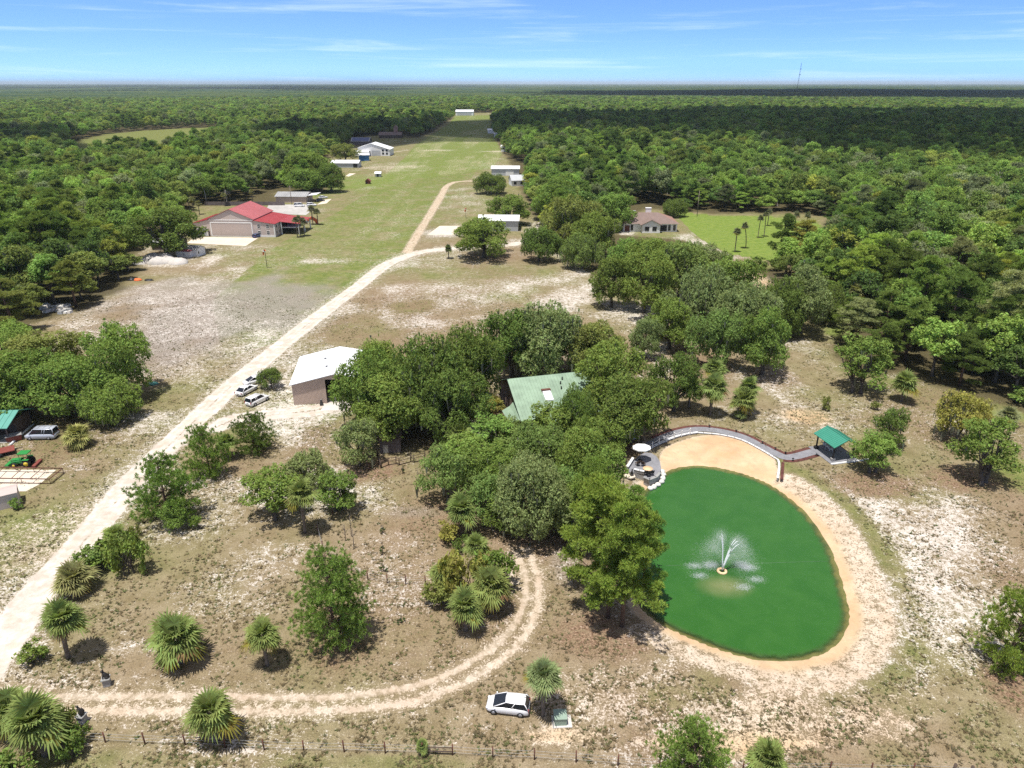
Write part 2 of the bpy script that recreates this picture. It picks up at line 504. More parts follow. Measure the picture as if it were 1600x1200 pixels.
# forest crowns: taller, a little coarser
for i, (rad, H, bole, lobes, moss) in enumerate([(5.0, 15, 4.5, 26, .1), (4.6, 16, 5.5, 24, .0), (5.4, 14, 4.0, 28, .5), (4.4, 17, 6.0, 22, .0)]):
    V, F, MI, lc = oak_crown(400+i, rad, H, bole, lobes+12, .25, .8, moss, flat=1.1, lsz=.95)
    reg('woodtree', limbs(60+i, lc, bole, .30, M['bark'], 8), V, F, MI, H, rad)
for i in range(2):
    mb, V, F = young_pine(500+i, 9.0, 3.8)
    reg('youngpine', mb, V, F, np.zeros(len(F), int), 9.2, 3.8)
for i in range(3):
    mb, V, F = tall_pine(520+i, 17, 4.8 + .3*i, 2.8+i*1.2, 34)
    reg('pine', mb, V, F, np.zeros(len(F), int), 17.2, 4.8)
for i in range(2):   # bushy sand pine: low, wide, upswept
    mb, V, F = young_pine(540+i, 5.6, 3.6, .3, .31)
    reg('bushpine', mb, V, F, np.zeros(len(F), int), 5.8, 3.6)
PALM = []
for i in range(4):
    V, F, MI = sabal(600+i, 50 + 3*i, 1.0, -.70 if i < 3 else -.4)
    PALM.append(np_mesh('crown_palm'+str(i), V, [F], [M['leaf'], M['yfrond'], M['dead']], MI))

NTREE = [0]
def put_tree(kind, x, y, H, rad, tone, name, label, cat, group=None, var=None, rz=None, z=0.0):
    pr = PROTO[kind]; i = NTREE[0] if var is None else var
    p = pr[i % len(pr)]; NTREE[0] += 1
    t = thing(name, label, cat, (x, y, z), RNG.uniform(0, 6.28) if rz is None else rz, group)
    s = (rad/p['rad'], rad/p['rad'], H/p['H'])
    for nm in ('trunk', 'crown'):
        if p[nm] is None: continue
        o = link(bpy.data.objects.new(nm, p[nm]), t); o.scale = s
        o.color = (*tone, 1)
    return t

def put_palm(x, y, head, rad, label, group=None, tone=(.085, .13, .035), var=0, lean=(0, 0), name='cabbage_palm'):
    """head: height of the heart of the crown; rad: crown radius"""
    t = thing(name, label, 'palm', (x, y, 0), RNG.uniform(0, 6.28), group)
    s = rad/2.0
    lx, ly = lean
    if head > .5:
        mb = MB(); r = .17*max(.8, s*.9); n = max(4, int(head/.45)); pts, rr = [], []
        for k in range(n+1):
            f = k/n
            pts.append((lx*f*f, ly*f*f, -.1+(head+.15)*f)); rr.append(r*(1.25 if k == 0 else 1.0)*(1.12 if k % 2 else .95))
        mb.tube(pts, rr, M['palmbark'], 8)
        o = mb.build('trunk', t)
    c = link(bpy.data.objects.new('crown', PALM[var % len(PALM)]), t)
    c.location = (lx, ly, head); c.scale = (s, s, s); c.color = (*tone, 1)
    return t

def shape(px, py, top, hw):
    """ground position, height and radius of something whose foot, top and half-width are seen in the photo"""
    x, y = G(px, py)
    H = ztop(y, top)
    return x, y, H, hw*mpp(py, H*.4)*1.10
# ---------------------------------------------------------------- ground painting: what grows or lies where
def _hash(ix, iy, seed):
    h = (ix.astype(np.int64)*374761393 + iy.astype(np.int64)*668265263 + seed*974711) & 0xffffffff
    h = ((h ^ (h >> 13))*1274126177) & 0xffffffff
    h = h ^ (h >> 16)
    return (h & 0xffff)/65535.0

def vnoise(x, y, seed=0):
    ix, iy = np.floor(x), np.floor(y); fx, fy = x-ix, y-iy
    fx = fx*fx*(3-2*fx); fy = fy*fy*(3-2*fy)
    a, b = _hash(ix, iy, seed), _hash(ix+1, iy, seed)
    c, d = _hash(ix, iy+1, seed), _hash(ix+1, iy+1, seed)
    return (a*(1-fx)+b*fx)*(1-fy) + (c*(1-fx)+d*fx)*fy

def fbm(x, y, scale, seed=0, octv=4):
    s, a, t = 0, 1.0, 0
    for o in range(octv):
        s = s + a*vnoise(x/scale*2**o, y/scale*2**o, seed+o*17); t += a; a *= .55
    return s/t

def pip(x, y, poly):
    r = np.zeros(x.shape, bool); n = len(poly)
    for i in range(n):
        x0, y0 = poly[i]; x1, y1 = poly[(i+1) % n]
        c = ((y0 > y) != (y1 > y))
        r ^= c & (x < (x1-x0)*(y-y0)/((y1-y0) if y1 != y0 else 1e-9) + x0)
    return r

def pdist(x, y, line, closed=False):
    d = np.full(x.shape, 1e9); n = len(line)
    for i in range(n if closed else n-1):
        ax, ay = line[i]; bx, by = line[(i+1) % n]
        ux, uy = bx-ax, by-ay; L = ux*ux+uy*uy+1e-9
        t = np.clip(((x-ax)*ux+(y-ay)*uy)/L, 0, 1)
        d = np.minimum(d, np.hypot(x-ax-ux*t, y-ay-uy*t))
    return d

def smooth(line, k=6, closed=False):
    P = [np.array(p, float) for p in line]; n = len(P); out = []
    for i in range(n if closed else n-1):
        p0 = P[i-1] if (i > 0 or closed) else P[i]; p1 = P[i]; p2 = P[(i+1) % n]
        p3 = P[(i+2) % n] if (closed or i+2 < n) else p2
        for j in range(k):
            t = j/k
            out.append(tuple(.5*((2*p1)+(-p0+p2)*t+(2*p0-5*p1+4*p2-p3)*t*t+(-p0+3*p1-3*p2+p3)*t**3)))
    if not closed: out.append(tuple(P[-1]))
    return out

def GP(pts, z=0.0): return [G(a, b, z) for a, b in pts]

WL = -0.75   # pond level
POND = smooth(GP([(1032,744),(1050,734),(1075,729),(1112,730),(1160,741),(1202,758),(1240,785),(1270,815),(1295,855),(1310,895),(1321,935),(1326,965),(1318,990),(1297,1014),(1262,1028),(1220,1033),(1170,1027),(1120,1012),(1070,992),(1030,972),(1000,945),(985,900),(985,840),(992,790),(1010,765)], WL), 5, True)
BEACH = smooth(GP([(1028,712),(1040,697),(1062,688),(1092,680),(1130,680),(1160,687),(1190,702),(1213,718),(1216,747),(1180,742),(1130,733),(1075,729),(1045,735),(1030,742)]), 4, True)
ROAD = smooth(GP([(-150,1230),(-80,1130),(-20,1040),(20,985),(60,925),(128,850),(197,765),(258,702),(310,652),(360,605),(400,572),(450,531),(500,492),(550,455),(600,416),(630,402),(662,393),(700,389),(745,385),(800,382),(835,370),(850,345)]), 5)
RUT1 = smooth(GP([(-40,1075),(40,1083),(100,1089),(300,1088),(500,1090),(600,1081),(680,1062),(735,1035),(780,1003),(808,970),(822,925),(816,885),(806,862)]), 5)
RUT2 = smooth(GP([(20,1112),(100,1111),(300,1112),(500,1111),(620,1101),(700,1078),(765,1043),(812,1005),(836,960),(842,915),(832,875),(822,860)]), 5)
DRIVE = smooth(GP([(338,668),(370,655),(430,648),(480,643),(530,634)]), 5)
TRACK = smooth(GP([(636,394),(655,362),(672,335),(688,308),(698,291),(715,284),(745,283)]), 5)
STREAKS = [GP([(600,372),(622,345),(642,312)]), GP([(700,272),(708,258),(716,244)]), GP([(652,246),(668,232)]), GP([(560,372),(640,285),(668,250)])]
CROSS = GP([(600,240),(640,234),(700,235),(785,237)])
LAWN = smooth(GP([(1060,333),(1120,337),(1200,338),(1250,345),(1285,352),(1275,385),(1262,412),(1215,410),(1170,402),(1130,392),(1085,365)]), 3, True)
RUNWAY = GP([(350,560),(330,470),(430,385),(530,330),(600,285),(650,225),(700,195),(712,180),(770,180),(770,230),(735,280),(700,290),(640,400),(560,440),(450,530)])
FARRUN = GP([(500,300),(600,275),(660,222),(700,195),(712,180),(770,180),(772,210),(785,240),(770,262),(690,275)])
# open land (no closed wood): outline on the ground
OPEN = GP([(-420,1400),(-400,900),(-330,640),(-130,565),(0,525),(60,500),(120,484),(190,452),(212,428),(207,404),(226,380),(262,368),(300,356),(292,322),(430,318),(432,300),(500,300),(520,288),(500,262),(515,243),(545,225),(556,214),(600,211),(650,216),(676,206),(690,195),(706,186),(712,176),(772,176),(768,190),(772,212),(786,236),(803,262),(818,300),(830,322),(838,350),(850,385),(900,405),(930,430),(1010,440),(1110,455),(1120,400),(1050,372),(960,368),(962,340),(1010,326),(1060,330),(1140,334),(1240,332),(1296,340),(1288,372),(1272,412),(1226,420),(1185,420),(1222,452),(1250,490),(1330,512),(1302,540),(1330,590),(1400,585),(1470,602),(1560,628),(1640,652),(2000,760),(2300,1400)])
MARSH = GP([(95,256),(112,222),(160,210),(240,203),(345,198),(345,222),(250,246),(150,256)])

CH = ['sand', 'green', 'lush', 'red', 'tan', 'grey', 'road', 'floor']
BL = [  # px, py, rx, ry, strength, {channel: value}
 (1420,830,190,130,1,dict(sand=.82)), (1500,980,150,120,1,dict(sand=.80)), (1250,1120,260,75,1,dict(sand=.82,tan=.45)),
 (1330,1080,150,60,.9,dict(sand=.85)), (1020,1085,170,75,.9,dict(sand=.62,tan=.25)), (900,1100,110,70,.9,dict(sand=.68,tan=.25)),
 (1180,1160,330,22,1,dict(sand=.85,tan=.75)), (880,1150,120,22,1,dict(sand=.75,tan=.7)),
 (1240,620,50,36,1,dict(sand=.85)), (1255,650,46,16,1,dict(tan=.9,sand=.85)), (1250,545,46,24,1,dict(sand=.82)), (1200,590,60,25,.9,dict(sand=.7)),
 (1330,640,90,40,.8,dict(sand=.45)), (1400,650,90,40,.7,dict(red=.5,sand=.5)), (1210,672,90,22,1,dict(sand=.35,green=.25)),
 (330,490,190,70,1,dict(grey=.9,sand=.62)), (280,455,120,30,.9,dict(grey=.7,sand=.6)), (390,535,50,22,1,dict(sand=.9,grey=.2)), (160,520,70,35,.9,dict(sand=.7,grey=.2)),
 (460,430,120,55,.9,dict(green=.75,sand=.15)), (430,400,160,20,.7,dict(green=.6,sand=.35)),
 (300,560,120,40,.9,dict(sand=.45,green=.25)), (270,600,90,40,.8,dict(sand=.55)), (230,650,60,14,1,dict(sand=.8)),
 (640,490,80,34,1,dict(sand=.75)), (690,470,120,30,.8,dict(sand=.6)), (800,440,120,30,.9,dict(sand=.68)), (880,470,60,24,1,dict(sand=.9)), (985,490,70,22,1,dict(sand=.85)),
 (1040,555,50,30,1,dict(sand=.85)), (720,405,100,14,1,dict(sand=.65)), (900,405,50,16,.8,dict(sand=.5)), (740,425,170,12,.8,dict(green=.6,sand=.2)), (640,480,40,12,.9,dict(green=.7,sand=.1)),
 (560,510,60,16,.9,dict(green=.55,sand=.15)), (550,525,40,10,.9,dict(red=.45)),
 (190,760,50,60,.6,dict(sand=.55,green=.3)), (60,830,120,60,.9,dict(sand=.62,tan=.3)), (120,770,70,30,.8,dict(green=.45,sand=.3)), (40,900,60,40,.8,dict(sand=.5)),
 (200,700,70,30,.6,dict(sand=.5)), (80,700,60,26,.9,dict(red=.55,sand=.1)), (150,690,50,22,.8,dict(red=.5,sand=.2)),
 (440,662,80,24,1,dict(sand=.92)), (500,690,60,34,.8,dict(red=.55,sand=.5)), (330,760,60,30,.9,dict(sand=.7)), (300,820,70,40,.9,dict(sand=.62)),
 (400,880,140,60,.9,dict(sand=.62)), (360,950,90,40,.9,dict(sand=.55)), (230,1010,60,18,1,dict(sand=.65)), (200,930,60,30,.9,dict(sand=.35)),
 (620,930,90,50,.9,dict(sand=.62)), (600,860,90,50,.8,dict(sand=.55)), (560,1000,90,60,.9,dict(sand=.22)), (640,760,60,30,.9,dict(sand=.15,green=.2)), (640,800,60,14,.9,dict(red=.35,grey=.4,sand=.3)),
 (130,1000,60,50,.8,dict(sand=.12,green=.25)), (380,1030,180,50,.8,dict(sand=.2,red=.25)), (600,1030,200,50,.7,dict(sand=.15,red=.3)),
 (700,1130,150,40,.8,dict(sand=.5)), (400,1150,300,30,.8,dict(sand=.28,green=.15)), (250,1190,300,16,.9,dict(green=.5,sand=.12)), (620,1195,260,14,.9,dict(green=.45,sand=.2)),
 (960,990,110,45,1,dict(red=.75,sand=.12)), (860,845,110,40,1,dict(red=.7,sand=.15)), (885,880,30,40,.9,dict(red=.2,grey=.5,sand=.3)), (530,1015,70,40,.9,dict(red=.6,sand=.1)),
 (1370,755,70,26,1,dict(red=.75,sand=.15)), (1520,745,80,28,1,dict(red=.7,sand=.1)), (1480,690,40,50,.7,dict(red=.55,sand=.3)), (1590,1075,60,50,1,dict(red=.75,sand=.15)), (1590,900,70,60,.8,dict(red=.5,sand=.3)),
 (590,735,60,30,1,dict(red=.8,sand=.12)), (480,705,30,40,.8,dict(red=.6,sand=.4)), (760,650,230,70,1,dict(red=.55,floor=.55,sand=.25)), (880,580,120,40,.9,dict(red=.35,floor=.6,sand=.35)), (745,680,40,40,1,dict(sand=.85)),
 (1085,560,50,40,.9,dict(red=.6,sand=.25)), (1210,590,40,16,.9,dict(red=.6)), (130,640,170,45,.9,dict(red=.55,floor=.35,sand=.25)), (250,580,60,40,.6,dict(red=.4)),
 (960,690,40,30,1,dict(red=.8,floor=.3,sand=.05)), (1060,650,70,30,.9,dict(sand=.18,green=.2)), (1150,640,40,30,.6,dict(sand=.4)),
 (1590,740,70,70,1,dict(green=.85,sand=.12,lush=.25)), (1560,640,60,20,1,dict(green=.9,lush=.4,sand=0)), (1315,520,30,16,1,dict(green=.8,lush=.5,sand=0)), (1420,760,60,40,.7,dict(green=.4,sand=.4)),
 (1040,1010,60,30,.5,dict(green=.35)), (1110,1070,40,40,.7,dict(green=.55,sand=.25)), (1040,1090,60,26,.7,dict(green=.5,sand=.3)), (1420,1100,80,24,.7,dict(red=.2,green=.4,sand=.3)), (1560,1150,90,50,.8,dict(green=.3,sand=.45)), (1385,1180,60,30,.8,dict(green=.3,sand=.3)),
 (775,400,80,12,.9,dict(red=.6,sand=.3)), (690,363,40,8,1,dict(sand=.85,grey=.5)), (1190,435,60,14,1,dict(tan=.8,sand=.8)), (1225,440,30,12,1,dict(sand=.9,grey=.6)), (1110,395,60,20,.9,dict(sand=.75)), (1180,418,40,10,1,dict(lush=.6,green=.8)),
 (250,405,70,12,1,dict(sand=.9)), (330,405,30,8,1,dict(sand=.85)), (500,408,50,5,1,dict(sand=.85)), (570,285,60,16,.8,dict(green=.8,lush=.5)), (480,300,50,14,.8,dict(green=.8,lush=.35)), (520,370,120,36,.7,dict(green=.55,sand=.3)),
 (700,330,70,28,.7,dict(sand=.4)), (740,310,50,14,.8,dict(sand=.6)), (760,420,50,20,.6,dict(sand=.5)),
 (620,262,60,10,.9,dict(sand=.75,tan=.3)), (560,280,60,12,.6,dict(sand=.4)), (760,255,40,12,.7,dict(sand=.6)), (20,700,40,14,.8,dict(sand=.7)), (840,355,30,20,.9,dict(sand=.7)), (970,355,20,16,.9,dict(sand=.9)),
 (740,1000,60,40,.6,dict(sand=.45)), (805,890,26,60,.9,dict(sand=.75,tan=.2)),
]

def paint(x, y):
    x = np.asarray(x, float); y = np.asarray(y, float)
    wob = fbm(x, y, 9, 3) - .5
    big = fbm(x, y, 38, 5)
    med = fbm(x, y, 11, 8)
    C = {k: np.zeros(x.shape) for k in CH}
    C['sand'] = np.clip(.30 + (med-.5)*1.5 + (big-.5)*.8, 0, .85)
    C['green'] = np.clip(.22 + (big-.45)*1.6, 0, .8)
    C['red'] = np.clip((fbm(x, y, 24, 21)-.5)*2.2, 0, .6)
    def put(w, ch):
        for k, v in ch.items(): C[k] = C[k]*(1-w) + v*w
    def ssn(d, a, b):
        t = np.clip((d-a)/(b-a), 0, 1); return t*t*(3-2*t)
    far = ssn(y, 235, 300)
    put(far*.75, dict(green=.6, red=.0)); C['sand'] *= (1-.45*far)
    put(pip(x, y, RUNWAY)*.9, dict(green=.95, lush=.12, red=.0, sand=.2))
    put(pip(x, y, FARRUN)*.95, dict(green=1.0, sand=.12, red=0, lush=.34))
    w = pip(x, y, FARRUN)*ssn(fbm(x, y/5, 14, 31), .50, .62)*.8
    put(w, dict(sand=.55, tan=.5))
    for px, py, rx, ry, st, ch in BL:
        cx, cy = G(px, py); ax = rx*mpp(py)
        ay = abs(G(px, py-ry)[1]-G(px, py+ry)[1])/2
        near = (np.abs(x-cx) < ax*1.7) & (np.abs(y-cy) < ay*1.7)
        if not near.any(): continue
        d = np.hypot((x[near]-cx)/ax, (y[near]-cy)/ay) + wob[near]*1.1
        w = np.zeros(x.shape); w[near] = st*(1-ssn(d, .45, 1.15))
        put(w, ch)
    for k in ('sand',):
        C[k] = np.clip(C[k] + (med-.5)*.55 + (fbm(x, y, 4.5, 44)-.5)*.45, 0, 1)
    put(pip(x, y, LAWN)*1.0, dict(lush=.85, green=.9, sand=.0, red=0))
    put(pip(x, y, MARSH)*1.0, dict(lush=.7, green=.9, sand=.0, red=.25, floor=.2))
    inpo = pip(x, y, POND); dp = pdist(x, y, POND, True); sd = np.where(inpo, -dp, dp)
    sdw = sd + wob*1.2
    side = ssn(x, 20, 26)
    ring = (1-ssn(sdw, 3.9, 5.0))*np.where(y > 93, 0, 1)
    put(ring*np.clip(side+ssn(-y, -66, -56), 0, 1), dict(sand=.95, green=0, red=0, grey=0, tan=.42, road=.22))
    put((1-ssn(sdw, .7, 2.0)), dict(sand=1, tan=.85, road=.75, green=0, red=0))
    g = ssn(sdw, 4.3, 5.4)*(1-ssn(sdw, 6.2, 8.8))*ssn(x, 26, 33)
    put(g*.8*ssn(fbm(x, y, 6, 131), .25, .55), dict(green=.75, sand=.08, red=.15, tan=0))
    inb = pip(x, y, BEACH); db = pdist(x, y, BEACH, True)
    put(np.where(inb, ssn(db, 0, .5), 0), dict(tan=.85, sand=1, road=.93, green=0, red=0, grey=0))
    def line(L, r0, r1, st, ch):
        xs = [p[0] for p in L]; ys = [p[1] for p in L]
        near = (x > min(xs)-r1*3) & (x < max(xs)+r1*3) & (y > min(ys)-r1*3) & (y < max(ys)+r1*3)
        if not near.any(): return
        d = pdist(x[near], y[near], L) + wob[near]*r0*.5
        w = np.zeros(x.shape); w[near] = st*(1-ssn(d, r0, r1)); put(w, ch)
    line(ROAD, 2.6, 6.5, .75, dict(sand=.78, red=0))
    line(ROAD, 1.75, 2.7, 1, dict(sand=1, road=1, tan=.04, grey=0, green=0, red=0))
    line(RUT1, .1, 1.15, .82, dict(sand=.88, road=.72, tan=.40, green=0, red=0))
    line(RUT1, .9, 2.6, .5, dict(sand=.55, tan=.4)); line(RUT2, .9, 2.6, .5, dict(sand=.55, tan=.4))
    line(RUT2, .1, 1.15, .82, dict(sand=.88, road=.72, tan=.40, green=0, red=0))
    line(DRIVE, 1.6, 3.2, .95, dict(sand=.95, road=.75, green=0, red=.1))
    line(TRACK, 1.2, 2.8, .9, dict(sand=.85, road=.6, tan=.5, green=0))
    for s in STREAKS: line(s, .4, 5.0, .5, dict(sand=.62, tan=.5, road=.1))
    line(CROSS, 1.5, 4.5, .6, dict(sand=1, road=.9, tan=.2))
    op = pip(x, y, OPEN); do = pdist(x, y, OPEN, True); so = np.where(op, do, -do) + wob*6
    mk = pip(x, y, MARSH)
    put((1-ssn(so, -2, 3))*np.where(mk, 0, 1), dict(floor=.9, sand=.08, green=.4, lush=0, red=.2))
    return C, sd

def ground_z(sd):
    t = np.clip((sd+2.5)/6.5, 0, 1)
    prof = np.where(sd > 0, WL + (0-WL)*np.clip(sd/4.4, 0, 1)**1.1, WL + sd*.55)
    return np.maximum(np.where(sd > 4.4, 0, prof), -2.4)

def ground_material():
    t = NT('sandy_scrub_ground')
    geo = t.n('ShaderNodeNewGeometry'); pos = geo.outputs['Position']
    A = t.attr('paint_a').outputs['Color']; B = t.attr('paint_b').outputs['Color']
    sa = t.n('ShaderNodeSeparateColor'); t.l(A, sa.inputs[0])
    sb = t.n('ShaderNodeSeparateColor'); t.l(B, sb.inputs[0])
    sand, green, lush = sa.outputs; red, tan, grey = sb.outputs
    Cc = t.attr('paint_c').outputs['Color']; sc = t.n('ShaderNodeSeparateColor'); t.l(Cc, sc.inputs[0])
    road, floor = sc.outputs[0], sc.outputs[1]
    n1 = t.noise(pos, 1.15, 5, .68, .4)
    n2 = t.noise(pos, 4.5, 3, .6)
    n3 = t.noise(pos, .13, 4, .6)
    n4 = t.noise(pos, .5, 4, .65)
    base = t.mix(t.ss(n4, .3, .7), (.220, .172, .105), (.312, .256, .176))
    base = t.mix(t.math('MULTIPLY', t.ss(n2, .4, .65), .45), base, (.12, .09, .045))
    gcol = t.mix(t.ss(n4, .3, .7), (.110, .146, .040), (.192, .208, .070))
    gcol = t.mix(t.math('MULTIPLY', t.ss(n2, .45, .7), .35), gcol, (.09, .10, .028))
    gm = t.math('MULTIPLY', green, t.math('ADD', .45, t.ss(n3, .3, .65)), clamp=True)
    col = t.mix(gm, base, gcol)
    lcol = t.mix(t.ss(n4, .3, .7), (.125, .200, .036), (.19, .255, .052))
    col = t.mix(lush, col, lcol)
    rcol = t.mix(t.ss(n2, .35, .65), (.135, .082, .052), (.26, .180, .125))
    rm = t.math('MULTIPLY', red, t.math('ADD', .35, t.ss(n1, .35, .6)), clamp=True)
    col = t.mix(rm, col, rcol)
    gr = t.mix(t.ss(n2, .35, .65), (.17, .15, .135), (.33, .30, .285))
    col = t.mix(t.math('MULTIPLY', grey, .85), col, gr)
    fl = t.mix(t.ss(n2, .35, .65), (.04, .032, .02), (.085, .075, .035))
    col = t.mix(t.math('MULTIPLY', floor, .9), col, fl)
    # white sand showing between the tufts
    wsand = t.mix(t.ss(n4, .35, .65), (.53, .475, .41), (.66, .62, .57))
    tsand = t.mix(t.ss(n3, .35, .65), (.54, .34, .17), (.60, .44, .26))
    s = t.mix(tan, wsand, tsand)
    n5 = t.noise(pos, 9.5, 2, .6)
    mixn = t.math('ADD', t.math('ADD', t.math('MULTIPLY', n1, .42), t.math('MULTIPLY', n2, .36)), t.math('MULTIPLY', n5, .22))
    thr = t.math('SUBTRACT', .628, t.math('MULTIPLY', sand, .165))
    d = t.math('SUBTRACT', mixn, thr)
    fac = t.ss(d, -.040, .050)
    fac = t.math('MULTIPLY', fac, t.ss(sand, .02, .25))
    col = t.mix(t.math('MULTIPLY', fac, .88), t.mix(1.0, col, t.mix(t.ss(t.math('ADD', t.math('MULTIPLY', n2, .5), t.math('MULTIPLY', n5, .5)), .34, .66), (.62, .60, .58), (1.38, 1.36, 1.32)), 'MULTIPLY'), s)
    dk = t.math('MULTIPLY', t.ss(t.noise(pos, 3.4, 4, .75, .3), .55, .68), t.math('SUBTRACT', .55, t.math('MULTIPLY', road, .5)))
    col = t.mix(dk, col, (.085, .07, .04))
    rs = t.mix(t.ss(t.noise(pos, .35, 5, .6, .5), .3, .7), t.mix(1.0, s, (.98, .97, .96), 'MULTIPLY'), t.mix(1.0, s, (.84, .82, .80), 'MULTIPLY'))
    rs = t.mix(t.math('MULTIPLY', t.ss(n1, .5, .62), .22), rs, (.34, .27, .2))
    col = t.mix(t.ss(t.math('ADD', road, t.math('MULTIPLY', t.math('SUBTRACT', n1, .5), .7)), .35, .75), col, rs)
    b = t.n('ShaderNodeBsdfPrincipled'); t.l(col, b.inputs['Base Color'])
    b.inputs['Roughness'].default_value = 1.0; b.inputs['Specular IOR Level'].default_value = .05
    bp = t.n('ShaderNodeBump'); bp.inputs['Strength'].default_value = .8; bp.inputs['Distance'].default_value = .22
    hb = t.math('SUBTRACT', mixn, t.math('MULTIPLY', fac, .12))
    t.l(hb, bp.inputs['Height']); t.l(bp.outputs[0], b.inputs['Normal'])
    t.l(b.outputs[0], t.out.inputs[0])
    return t.m
M['ground'] = ground_material()

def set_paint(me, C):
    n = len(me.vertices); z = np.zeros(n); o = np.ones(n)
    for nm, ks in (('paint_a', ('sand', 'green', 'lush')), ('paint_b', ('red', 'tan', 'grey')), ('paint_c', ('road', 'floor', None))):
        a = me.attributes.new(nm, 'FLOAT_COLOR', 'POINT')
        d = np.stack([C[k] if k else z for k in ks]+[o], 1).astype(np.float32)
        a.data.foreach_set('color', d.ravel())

def axis(lo, hi, fine0, fine1, step, grow, cap=1e9):
    a = list(np.arange(fine0, fine1+1e-6, step)); s = step; p = fine1
    while p < hi: s = min(s*grow, cap); p += s; a.append(p)
    s = step; p = fine0; b = []
    while p > lo: s = min(s*grow, cap); p -= s; b.append(p)
    return np.array(b[::-1]+a)

xs = axis(-70000, 70000, -78, 78, .6, 1.03); ys = axis(-400, 70000, 40, 142, .6, 1.022)
X, Y = np.meshgrid(xs, ys); x, y = X.ravel(), Y.ravel()
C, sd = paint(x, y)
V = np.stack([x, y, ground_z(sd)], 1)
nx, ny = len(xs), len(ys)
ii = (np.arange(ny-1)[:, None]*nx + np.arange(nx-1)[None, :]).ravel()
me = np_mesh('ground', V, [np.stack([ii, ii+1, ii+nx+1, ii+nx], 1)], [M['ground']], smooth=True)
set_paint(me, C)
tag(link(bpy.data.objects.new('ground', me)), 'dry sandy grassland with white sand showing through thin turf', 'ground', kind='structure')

def ribbon(name, L, hw, z, label, cat, n=26, feather=0.0):
    L = np.array(L); T = np.gradient(L, axis=0); T = unit(T); Nn = np.stack([-T[:, 1], T[:, 0]], 1)
    k = np.linspace(-1, 1, n+1)
    e = 1 + .22*(np.array([vnoise(L[:, 0]*.35, L[:, 1]*.35, 9), vnoise(L[:, 0]*.35, L[:, 1]*.35, 15)]) - .5)
    off = np.where(k[None, :] < 0, e[0][:, None], e[1][:, None])*k[None, :]*hw
    P = L[:, None, :] + Nn[:, None, :]*off[:, :, None]
    m = len(L); P = P.reshape(-1, 2)
    C, sd = paint(P[:, 0], P[:, 1])
    kk = np.tile(k, m); ln_ = fbm(P[:, 0], P[:, 1], 5, 201)
    if hw < 2.2: ln_ = ln_*0
    C['road'] = np.clip(C['road'] - .55*np.exp(-(kk/.13)**2)*np.clip((ln_-.35)*3, 0, 1), 0, 1)
    C['tan'] = np.clip(C['tan'] + .22*np.exp(-((np.abs(kk)-.42)/.12)**2)*np.clip((ln_-.2)*2, 0, 1), 0, 1)
    C['sand'] = np.clip(C['sand'] - .25*np.exp(-(kk/.13)**2)*(ln_ > 0), 0, 1)
    ridge = .05*np.cos(np.tile(k, m)*math.pi*2.5)*(1-np.abs(np.tile(k, m)))
    V = np.concatenate([P, (z+ridge+.05)[:, None]*np.ones((len(P), 1))], 1) if False else np.concatenate([P, np.full((len(P), 1), z)], 1)
    ii = (np.arange(m-1)[:, None]*(n+1)+np.arange(n)[None, :]).ravel()
    me = np_mesh(name, V, [np.stack([ii, ii+n+1, ii+n+2, ii+1], 1)], [M['ground']], smooth=True)
    set_paint(me, C)
    return tag(link(bpy.data.objects.new(name, me)), label, cat, kind='structure')

ribbon('dirt_road', smooth(ROAD, 3), 2.6, .012, 'white sand road running from the near left corner up to the airstrip', 'road')
ribbon('sand_track', smooth(RUT1, 3), 1.1, .020, 'upper wheel rut of the sand driveway along the fence', 'track')
ribbon('sand_track', smooth(RUT2, 3), 1.1, .028, 'lower wheel rut of the sand driveway nearest the wire fence', 'track')
ribbon('driveway', smooth(DRIVE, 3), 2.4, .018, 'pale sand drive leading to the open hangar', 'driveway')
ribbon('taxi_track', smooth(TRACK, 3), 1.9, .016, 'worn tan track beside the grass airstrip', 'track')

# pond water: opaque green where deep, clear at the very edge
def water_material():
    t = NT('pond_water')
    geo = t.n('ShaderNodeNewGeometry'); pos = geo.outputs['Position']
    dep = t.attr('depth').outputs['Fac']; tan_patch = t.attr('tan_patch').outputs['Fac']
    n = t.noise(pos, .35, 4, .6, .6)
    c = t.mix(t.ss(n, .3, .7), (.026, .102, .018), (.034, .116, .022))
    c = t.mix(t.ss(dep, 1.2, .1), c, (.055, .085, .030))
    c = t.mix(t.math('MULTIPLY', tan_patch, t.math('ADD', .35, n)), c, (.16, .18, .075))
    b = t.n('ShaderNodeBsdfPrincipled'); t.l(c, b.inputs['Base Color'])
    b.inputs['Roughness'].default_value = .18; b.inputs['IOR'].default_value = 1.33
    mp = t.n('ShaderNodeMapping'); mp.inputs['Scale'].default_value = (1, 1.6, 1); mp.inputs['Rotation'].default_value = (0, 0, .5)
    t.l(pos, mp.inputs['Vector'])
    w = t.noise(mp.outputs[0], 2.4, 4, .6, .8)
    bp = t.n('ShaderNodeBump'); bp.inputs['Strength'].default_value = .32; bp.inputs['Distance'].default_value = .06
    t.l(w, bp.inputs['Height']); t.l(bp.outputs[0], b.inputs['Normal'])
    tr = t.n('ShaderNodeBsdfTransparent'); tr.inputs[0].default_value = (.72, .80, .60, 1)
    mx = t.n('ShaderNodeMixShader')
    nn = t.math('ADD', dep, t.math('MULTIPLY', t.math('SUBTRACT', t.noise(pos, .9, 3), .5), 1.6))
    t.l(t.math('ADD', t.math('MULTIPLY', t.ss(nn, 0, 1.0), .70), .30), mx.inputs[0])
    t.l(tr.outputs[0], mx.inputs[1]); t.l(b.outputs[0], mx.inputs[2]); t.l(mx.outputs[0], t.out.inputs[0])
    return t.m
M['water'] = water_material()
